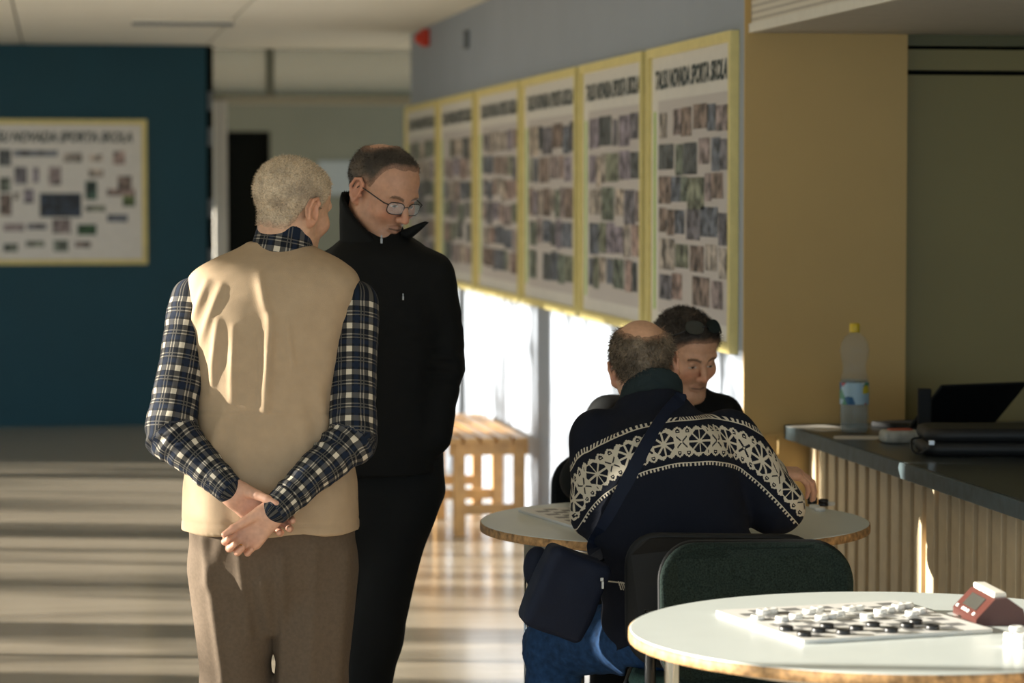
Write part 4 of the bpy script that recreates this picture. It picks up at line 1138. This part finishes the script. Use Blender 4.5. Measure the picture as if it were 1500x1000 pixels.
coreB = body_core([(J(558, 690, 7.64), J(556, 420, 7.64), .10, .09), (sL, eL, .035, .03), (eL, wL, .03, .024), (sR, eR, .035, .03), (eR, wR, .03, .024), (J(556, 420, 7.64), nkB, .07, .05), (hL_, kL_, .06, .045), (kL_, aL_, .045, .035), (hR_, kR_, .06, .045), (kR_, aR_, .045, .035)], colsB['skin'])
hB1, _ = make_hand(wL, (-.42, .12, -.9), (-1, .1, .4), False, [(.3, .4, .3)] * 4, (.5, .8, .3), colsB['skin'], eL, s=.95)
hB2, _ = make_hand(wR, (.15, -.15, -1), (1, .1, 0), True, [(.3, .4, .3)] * 4, (.5, .8, .3), colsB['skin'], eR, s=.95)
PB = Person(J(558, 700, dB), 'standing man in black jacket and glasses looking down at the game', [skB, hB1, hB2, coreB])
PB.part('hair', *hrB[:2], HAIR, hrB[2])
JST = [statB(338, 520, 592, .085, 7.64), statB(352, 500, 612, .10, 7.64), statB(366, 483, 630, .115), statB(385, 470, 645, .125), statB(420, 466, 650, .135), statB(520, 470, 645, .14), statB(620, 468, 646, .145), statB(692, 470, 642, .145)]
def jackf(P):
    d = loft(P, JST, e=2.4)
    for a_, b_, c__ in ((sL, eL, wL), (sR, eR, wR)):
        e = smin(cone(P, a_, b_, .066, .060), cone(P, b_, c__, .060, .048), .03); d = smin(d, e, .03)
    return d
jd = lambda V, N: .005 * vnoise(V, 11) + .002 * vnoise(V, 28) + wrinkle(V, eL, .13, .008, (0, 0, 1), 80)
V, F = garment(jackf, (J(425, 500, dB)[0], 7.38, JST[-1][0] - .01), (J(700, 500, dB)[0], 7.90, JST[0][0] + .02), .007, jd)
jk = PB.part('jacket', V, F, BLK, label='black zipped jacket')
q0, q1 = J(548, 372, 7.62), J(545, 300, 7.63); qa = nrm(q1 - q0); ql = nrm(qa + np.array((.80, -.75, 0)))
def colf(P):
    d = np.maximum(np.maximum(cone(P, q0, q1, .092, .088), (P - q1) @ ql + .014), -cone(P, q0 - qa * .02, q1 + qa * .1, .068, .076))
    w = cone(P, J(598, 342, 7.57), J(624, 326, 7.55), .024, .009, ((0, 0, 1), .55)); return smin(d, w, .012)
V, F = garment(colf, q0 - .19, q1 + .19, .005, lambda V, N: .0015 * vnoise(V, 25)); PB.part('collar', V, F, BLK)
bvJ = None
def on_mesh(obj_part_VF, u, v, off):
    Vv, Ff = obj_part_VF; bv = BVHTree.FromPolygons([tuple(p) for p in Vv], [tuple(f) for f in Ff]); p = J(u, v, 1.0); o = np.array((0, 0, H)); h_ = bv.ray_cast(Vector(o), Vector(nrm(p - o)))
    return (np.array(h_[0]) + np.array(h_[1]) * off) if h_[0] is not None else None
jVF = garment(jackf, (J(425, 500, dB)[0], 7.38, JST[-1][0] - .01), (J(700, 500, dB)[0], 7.90, JST[0][0] + .02), .010, None)
for (u, v, s_) in ((559, 352, 1.0), (590, 434, .8)):
    p = on_mesh(jVF, u, v, .006)
    if p is None: p = J(u, v, 7.5)
    PB.mb('zip_pull', MB().box(p + np.array((-.003, -.008, -.012)) * s_, p + np.array((.003, -.004, .002)) * s_, .001)  .box(p + np.array((-.002, -.008, .003)) * s_, p + np.array((.002, -.003, .010)) * s_), mat('dull zip metal', (.30, .29, .27), .35, metal=.8), label='metal zip pull')
zb_ = J(560, 690, dB)[2]
wb_ = [(zb_ - .32, J(557, 700, dB)[0], 7.64, .05, .04), (zb_ - .22, J(557, 700, dB)[0], 7.64, .10, .08), (zb_ - .15, J(557, 700, dB)[0], 7.64, .14, .11), (zb_ - .06, J(558, 700, dB)[0], 7.64, .172, .125), (zb_ + .06, J(558, 700, dB)[0], 7.64, .168, .125)]
V, F = garment(lambda P: trf(P, hL_, kL_, aL_, hR_, kR_, aR_, wb_, (.090, .068, .058)), (J(400, 800, dB)[0], 7.42, .02), (J(665, 800, dB)[0], 7.90, zb_ + .07), .008, lambda V, N: .005 * vnoise(V, 12))
PB.part('trousers', V, F, BLK2, label='black trousers')
for k_ in (aL_, aR_): shoe(PB, k_, 140, SHOE)
# glasses
def hloc(R, c, p): return np.asarray(c) + R @ np.asarray(p, float)
gm_ = mat('dark spectacle frame', (.012, .012, .014), .3); m = MB()
for sg in (-1, 1):
    rim = [(sg * .033 + .0255 * math.copysign(abs(math.cos(t)) ** .6, math.cos(t)), .1045 - .010 * ((abs(sg * .033 + .0255 * math.cos(t)) - .008) / .05), -.004 + .0165 * math.copysign(abs(math.sin(t)) ** .7, math.sin(t))) for t in np.linspace(0, 2*math.pi, 33)]
    m.tube([hloc(RB, cB, p) for p in rim], .0013, 6, cap=False)
    m.tube([hloc(RB, cB, p) for p in ((sg * .058, .095, .004), (sg * .071, .088, .006), (sg * .079, .04, .010), (sg * .083, -.004, .012), (sg * .082, -.022, -.006))], .0019, 6)
m.tube([hloc(RB, cB, p) for p in ((-.009, .105, .002), (0, .1075, .005), (.009, .105, .002))], .0014, 6)
gls = PB.mb('glasses', m, gm_, label='thin dark framed glasses')
lens = bpy.data.materials.new('spectacle lens'); lens.use_nodes = True
pb = principled(lens); pb.inputs['Base Color'].default_value = (.8, .85, .9, 1); pb.inputs['Roughness'].default_value = .03; pb.inputs['Alpha'].default_value = .16; pb.inputs['Specular IOR Level'].default_value = 1.0
for sg in (-1, 1):
    m = MB(); pr_ = [hloc(RB, cB, (sg * .033 + .0245 * math.copysign(abs(math.cos(t)) ** .6, math.cos(t)), .1045 - .010 * ((abs(sg * .033 + .0255 * math.cos(t)) - .008) / .05), -.004 + .0155 * math.copysign(abs(math.sin(t)) ** .7, math.sin(t)))) for t in np.linspace(0, 2*math.pi, 25)[:-1]]
    fwd = RB @ np.array((0, .0012, 0)); m.add(pr_ + [p + fwd for p in pr_], [tuple(range(24)), tuple(range(47, 23, -1))] + [(k, (k+1)%24, 24+(k+1)%24, 24+k) for k in range(24)]); PB.mb('lens', m, lens, parent=gls)

# ------------------------------------------------------------------ C: seated man in patterned sweater, back to the camera
RC = pose(8, 26, -10); cC = J(944, 541, 7.42); nkC = J(950, 592, 7.34)
colsC = dict(skin=(.58, .33, .21), lip=(.4, .2, .15), hair=(.105, .078, .052), hair2=(.20, .155, .11), h2w=-.1, brow=(.1, .08, .06))
def hairC(P):
    zl = np.interp(P[:, 1], [-.13, -.06, -.036, -.022, .008, .02, .05, .09], [-.065, -.064, -.04, .014, .022, .005, .06, .10])
    bald = np.linalg.norm((P - np.array((0.014, -.080, .100))) * np.array((1.05, .85, .95)), axis=1) - .060
    return np.minimum(P[:, 2] - zl, bald)
skC, hrC = make_head(RC, cC, nkC, colsC, hairC, dict(t=.008, ramp=.3, lift=.35, comb=(0, -.35, -.6)), seed=3, strand=.016, nstr=5000, fat=.004)
oC = J(1000, 925, 7.07); tC = J(951, 572, 7.33); axC = tC - oC; LC = np.linalg.norm(axC); axC = axC / LC
cshL, celL, cwrL = J(876, 640, 7.28), J(876, 745, 7.19), J(905, 738, 7.50)
cshR, celR, cwrR = J(1066, 640, 7.28), J(1137, 741, 7.19), J(1124, 692, 7.48)
chL, chR = J(945, 930, 7.10), J(1050, 930, 7.10); ckL, ckR = J(812, 945, 7.30), J(1090, 945, 7.46); caL, caR = J(803, 1200, 7.26), J(1085, 1180, 7.44)
coreC = body_core([(oC + axC * .08, oC + axC * LC * .8, .09, .09), (cshL, celL, .035, .03), (celL, cwrL, .03, .024), (cshR, celR, .035, .03), (celR, cwrR, .03, .024), (oC + axC * LC * .8, nkC, .08, .05), (chL, ckL, .045, .045), (ckL, caL, .05, .035), (chR, ckR, .045, .045), (ckR, caR, .05, .035)], colsC['skin'])
hC1, _ = make_hand(cwrR, (.85, .15, -.05), (.1, .2, -1), True, [(.5, .6, .4), (.6, .6, .4), (.65, .6, .4), (.7, .6, .4)], (.2, .8, .5), (.58, .33, .22), celR, s=.95)
hC2, _ = make_hand(cwrL, (.3, .9, .05), (.1, .1, -1), False, [(.1, .25, .2)] * 4, (.5, .8, .3), (.50, .28, .19), celL, s=.95)
PC = Person((oC[0], oC[1]), 'seated balding man in navy sweater with white patterned band, back turned', [skC, hC1, hC2, coreC])
PC.part('hair', *hrC[:2], HAIR, hrC[2])
CST = [(-.045, 0, .01, .185, .135), (.0, 0, .01, .195, .140), (.12, 0, -.01, .198, .138), (.26, 0, -.030, .198, .134), (.38, 0, -.03, .194, .145), (.46, 0, -.025, .182, .130), (.52, 0, -.015, .155, .112), (.56, 0, 0, .118, .095), (LC - .02, 0, .01, .085, .078)]
def swf(P):
    d = loft(P, CST, axC, oC, (1, 0, 0), 2.3)
    for a_, b_, c__ in ((cshL, celL, cwrL), (cshR, celR, cwrR)):
        e = smin(cone(P, a_, b_, .074, .067), cone(P, b_, c__, .065, .044), .03); d = smin(d, e, .035)
    return d
def cdisp(V, N):
    return .006 * vnoise(V, 9) + .002 * vnoise(V, 24) + wrinkle(V, celR, .12, .006, celR - cshR, 75) + wrinkle(V, celL, .12, .006, celL - cshL, 75) + .005 * np.sin((V[:, 2] - .3 * V[:, 0]) * 55 + 2 * vnoise(V, 7)) * sstep(.85, .72, V[:, 2])
V, F = garment(swf, (J(815, 700, 7.2)[0], 6.84, .36), (J(1205, 700, 7.2)[0], 7.66, tC[2] + .03), .006, cdisp)
ub_ = (830, 848, 870, 900, 935, 985, 1045, 1080, 1105, 1135, 1165, 1190)
xb = np.array([J(u, 640, 7.12)[0] for u in ub_]); zbn = np.array([J(u, v, 7.12)[2] for u, v in zip(ub_, (752, 722, 697, 676, 659, 647, 645, 652, 666, 690, 720, 748))])
xg = np.linspace(xb[0], xb[-1], 200); zg = np.convolve(np.pad(np.interp(xg, xb, zbn), 8, mode='edge'), np.ones(17) / 17, 'valid'); sg = np.gradient(zg, xg); cs_ = np.concatenate(([0], np.cumsum(np.sqrt(1 + sg[1:] ** 2) * np.diff(xg))))
xv = V[:, 0]; slp = np.interp(xv, xg, sg); vv = (V[:, 2] - np.interp(xv, xg, zg)) / np.sqrt(1 + slp ** 2)
xf_ = xv - slp * vv / np.sqrt(1 + slp ** 2) * -1.0
side = np.clip(V[:, 1] - 7.16, 0, .5) * np.sign(xv - oC[0]) * .75
uu = np.interp(xv + slp * vv / np.sqrt(1 + slp ** 2), xg, cs_) + side; hm = V[:, 2] - J(905, 862, 6.95)[2]
PC.part('sweater', V, F, knit, attr=('pat', np.stack([uu + .02, vv, hm], 1)), label='navy knitted sweater with white star band')
SWVF = (V, F)
k0_, k1_ = J(951, 612, 7.32), J(956, 568, 7.37); ka = nrm(k1_ - k0_)
V, F = garment(lambda P: np.maximum(np.maximum(cone(P, k0_, k1_, .086, .078), (P - k1_) @ nrm(ka + np.array((-.25, .35, 0))) - .0), -cone(P, k0_ - ka * .03, k1_ + ka * .1, .064, .068)), k0_ - .16, k1_ + .15, .0045, lambda V, N: .0012 * np.sin(np.arctan2(V[:, 0] - k0_[0], V[:, 1] - k0_[1]) * 60))
PC.part('sweater_collar', V, F, cloth('dark green grey rib knit', (.018, .030, .034), .9), label='ribbed grey green collar')
def jnf(P):
    d = ell(P, oC + np.array((0, .03, -.03)), (.20, .16, .11))
    for h_, k_, a_ in ((chL, ckL, caL), (chR, ckR, caR)):
        e = smin(cone(P, h_, k_, .098, .074), cone(P, k_, a_, .074, .062), .025); d = smin(d, e, .04)
    seat = np.minimum(.464 - P[:, 2], np.minimum(P[:, 0] - J(915, 900, 7.1)[0], 7.30 - P[:, 1]))
    return np.maximum(np.maximum(d, seat), .03 - P[:, 2])
jnd = lambda V, N: .004 * vnoise(V, 16) + wrinkle(V, ckL, .16, .006, nrm(ckL - chL) - np.array((0, 0, 1)), 85) + wrinkle(V, chL, .16, .005, ckL - chL, 80)
V, F = garment(jnf, (J(735, 900, 7.2)[0], 6.84, .02), (J(1160, 900, 7.2)[0], 7.66, .72), .0075, jnd); PC.part('jeans', V, F, JEAN, label='blue jeans')
for k_ in (caL, caR): shoe(PC, k_, -10, SHOE)
# shoulder bag
up_ = nrm((.39, 0.0, .92)); rt_ = np.array((.86, .25, -.42)); rt_ = nrm(rt_ - up_ * rt_.dot(up_)); fr_ = np.cross(rt_, up_); bcn = J(826, 868, 6.88)
def bagf(P, hw=.083, hh=.105, ht=.026, r=.022):
    q = P - bcn.astype(np.float32); q = np.stack([q @ rt_, q @ up_, q @ fr_], 1); e = np.abs(q) - np.array((hw - r, hh - r, ht)); return np.linalg.norm(np.maximum(e, 0), axis=1) + np.minimum(e.max(1), 0) - r
bagE = empty('shoulder_bag', W(np.array((bcn[0], bcn[1], bcn[2]))), -YAW); tag(bagE, 'navy shoulder bag hanging at the side of the man in the patterned sweater', 'bag')
def bagpart(name, V, F, m, label=None):
    me = mesh_np(name, V - bcn, F); me.materials.append(m); o = link_mesh(name, me, None, bagE)
    if label: o['label'] = label
    return o
V, F = garment(bagf, bcn - .2, bcn + .2, .005, lambda V, N: .004 * vnoise(V, 18)); bagpart('bag_body', V, F, NAVY)
fp = bcn - fr_ * (.052 if (fr_[1] > 0) else -.052)
V, F = garment(lambda P: np.maximum(bagf(P - (fp - bcn) * .35, .072, .085, .012, .014), 0 * P[:, 0] - 9), bcn - .2, bcn + .2, .005); bagpart('front_pocket', V, F, NAVY)
tb_ = [bcn + rt_ * (.083 * math.cos(t)) * 1.0 + up_ * (.105 * math.sin(t)) + fr_ * 0 for t in np.linspace(-.6, 3.6, 24)]
def mbag(name, m, mt, label=None):
    m.v = [tuple(np.asarray(p) - bcn) for p in m.v]; o = m.build(name, mt, bagE)
    if label: o['label'] = label
    return o
zp_ = J(883, 851, 6.82)
mbag('zip_pull', MB().box(zp_ + np.array((-.003, -.004, -.018)), zp_ + np.array((.003, 0, 0)), .001).box(zp_ + np.array((-.006, -.004, 0)), zp_ + np.array((.002, 0, .009)), .001), mat('dull bag zip metal', (.35, .34, .31), .35, metal=.8), 'metal zip pull')
pq = J(787, 832, 6.97)
V, F = nets(lambda P: ell(P, pq, (.035, .03, .055)), pq - .08, pq + .08, .006); bagpart('side_pouch', V, F, NAVY)
path = []
for (u, v) in ((872, 798), (884, 775), (900, 745), (918, 708), (935, 675), (952, 645), (970, 617), (983, 600), (993, 588)):
    p = on_mesh(SWVF, u, v, .005); path.append(p if p is not None else J(u, v, 7.0))
last = path[-1]; path += [last + np.array((.006, .03, .0)), last + np.array((.003, .09, -.06))]
path = smooth_path([bcn + up_ * .10 + rt_ * .05] + path, 4)
sv = []; sf = []
for i, p in enumerate(path):
    t = nrm(path[min(i+1, len(path)-1)] - path[max(i-1, 0)]); sd = nrm(np.cross(t, (0, 1, 0))); nb = np.cross(sd, t); nb = nb if nb[1] < 0 else -nb
    sv += [p + sd * .017 + nb * .002, p - sd * .017 + nb * .002, p - sd * .017 - nb * .004, p + sd * .017 - nb * .004]
for i in range(len(path) - 1):
    for k in range(4): sf.append((4*i+k, 4*i+(k+1)%4, 4*i+4+(k+1)%4, 4*i+4+k))
mbag('strap', MB().add(sv, sf, False), NAVY)

# ------------------------------------------------------------------ D: seated man in black facing the camera, sunglasses pushed up
RD = pose(150, 20, 2); cD = J(1004, 519, 8.18); nkD = J(985, 615, 8.34)
colsD = dict(skin=(.60, .335, .215), lip=(.38, .17, .13), hair=(.022, .015, .011), hair2=(.05, .033, .022), h2w=-.4, brow=(.05, .03, .02), stubble=.16)
def hairD(P):
    zl = np.interp(P[:, 1], [-.13, -.06, -.036, -.022, .008, .03, .055, .075, .1], [-.055, -.055, -.03, .016, .020, .004, .045, .066, .074]); return P[:, 2] - zl
skD, hrD = make_head(RD, cD, nkD, colsD, hairD, dict(t=.009, ramp=.4, lift=.5, comb=(0, .3, .2)), seed=4, strand=.012, nstr=4000)
dsR, deR, dwR = J(893, 612, 8.38), J(852, 702, 8.22), J(912, 720, 8.02)
dsL, deL, dwL = J(1055, 612, 8.38), J(1088, 702, 8.22), J(1030, 720, 8.04)
oD = J(960, 812, 8.62)
dh1, dh2 = J(920, 820, 8.56), J(1000, 820, 8.56); dk1, dk2 = J(900, 852, 8.20), J(1025, 852, 8.22); da1, da2 = J(890, 1095, 8.20), J(1022, 1095, 8.16)
coreD = body_core([(oD, J(972, 640, 8.46), .07, .08), (dsR, deR, .035, .03), (deR, dwR, .03, .024), (dsL, deL, .035, .03), (deL, dwL, .03, .024), (J(972, 640, 8.46), nkD, .07, .05), (dh1, dk1, .045, .045), (dk1, da1, .045, .035), (dh2, dk2, .045, .045), (dk2, da2, .045, .035)], colsD['skin'])
hD1, _ = make_hand(dwR, (.8, -.5, .0), (0, 0, -1), True, [(.1, .2, .2)] * 4, (.5, .8, .2), colsD['skin'], deR, s=.95)
hD2, _ = make_hand(dwL, (-.8, -.5, .0), (0, 0, -1), False, [(.1, .2, .2)] * 4, (.5, .8, .2), colsD['skin'], deL, s=.95)
PD = Person((oD[0], oD[1]), 'seated dark haired man in black with sunglasses pushed up on his head', [skD, hD1, hD2, coreD])
PD.part('hair', *hrD[:2], HAIR, hrD[2])
def statD(v, ul, ur, ry, cy): a, b = J(ul, v, 8.44), J(ur, v, 8.44); return (a[2], (a[0]+b[0])/2, cy, (b[0]-a[0])/2, ry)
DST = [statD(566, 935, 1030, .07, 8.38), statD(580, 905, 1050, .09, 8.40), statD(600, 880, 1066, .11, 8.42), statD(640, 872, 1072, .13, 8.46), statD(740, 872, 1062, .135, 8.54), statD(838, 866, 1052, .15, 8.60)]
def dtf(P):
    d = loft(P, DST, e=2.3)
    for a_, b_, c__ in ((dsR, deR, dwR), (dsL, deL, dwL)):
        d = smin(d, smin(cone(P, a_, b_, .070, .058), cone(P, b_, c__, .058, .042), .03), .03)
    return d
V, F = garment(dtf, (J(815, 700, 8.2)[0], 7.94, DST[-1][0] - .02), (J(1135, 700, 8.2)[0], 8.80, DST[0][0] + .02), .008, lambda V, N: .005 * vnoise(V, 11)); PD.part('pullover', V, F, BLK, label='black pullover')
V, F = garment(lambda P: np.maximum(np.minimum(.464 - P[:, 2], P[:, 1] - 8.34), np.minimum(ell(P, oD + np.array((0, 0, -.03)), (.18, .15, .10)), np.minimum(smin(cone(P, dh1, dk1, .085, .07), cone(P, dk1, da1, .07, .055), .03), smin(cone(P, dh2, dk2, .085, .07), cone(P, dk2, da2, .07, .055), .03)))), (J(840, 900, 8.1)[0], 8.05, .03), (J(1095, 900, 8.3)[0], 8.82, .64), .010); PD.part('trousers', V, F, BLK2)
for k_ in (da1, da2): shoe(PD, k_, 180, SHOE)
m = MB()
for sg in (-1, 1): m.tube([hloc(RD, cD, p) for p in ((sg * .058, .064, .104), (sg * .082, .04, .080), (sg * .090, .0, .05), (sg * .088, -.03, .03))], .0025, 6)
m.tube([hloc(RD, cD, p) for p in ((-.012, .074, .116), (0, .075, .119), (.012, .074, .116))], .0025, 6)
sg_ = PD.mb('sunglasses', m, gm_, label='dark sunglasses pushed up into the hair')
dl_ = mat('dark sunglass lens', (.008, .016, .018), .08, spec=.8)
for sg in (-1, 1):
    m = MB(); o_ = hloc(RD, cD, (sg * .032, .067, .113)); tn = nrm(RD @ np.array((sg * .25, .66, .72))); xa = nrm(RD @ np.array((1, -sg * .3, 0))); xa = nrm(xa - tn * xa.dot(tn)); ya = np.cross(tn, xa)
    pr_ = [o_ + xa * .027 * math.copysign(abs(math.cos(t)) ** .75, math.cos(t)) + ya * .021 * math.copysign(abs(math.sin(t)) ** .8, math.sin(t)) for t in np.linspace(0, 2*math.pi, 25)[:-1]]
    m.add(pr_ + [p + tn * .002 for p in pr_], [tuple(range(23, -1, -1)), tuple(range(24, 48))] + [(k, (k+1)%24, 24+(k+1)%24, 24+k) for k in range(24)]); PD.mb('lens', m, dl_, parent=sg_)
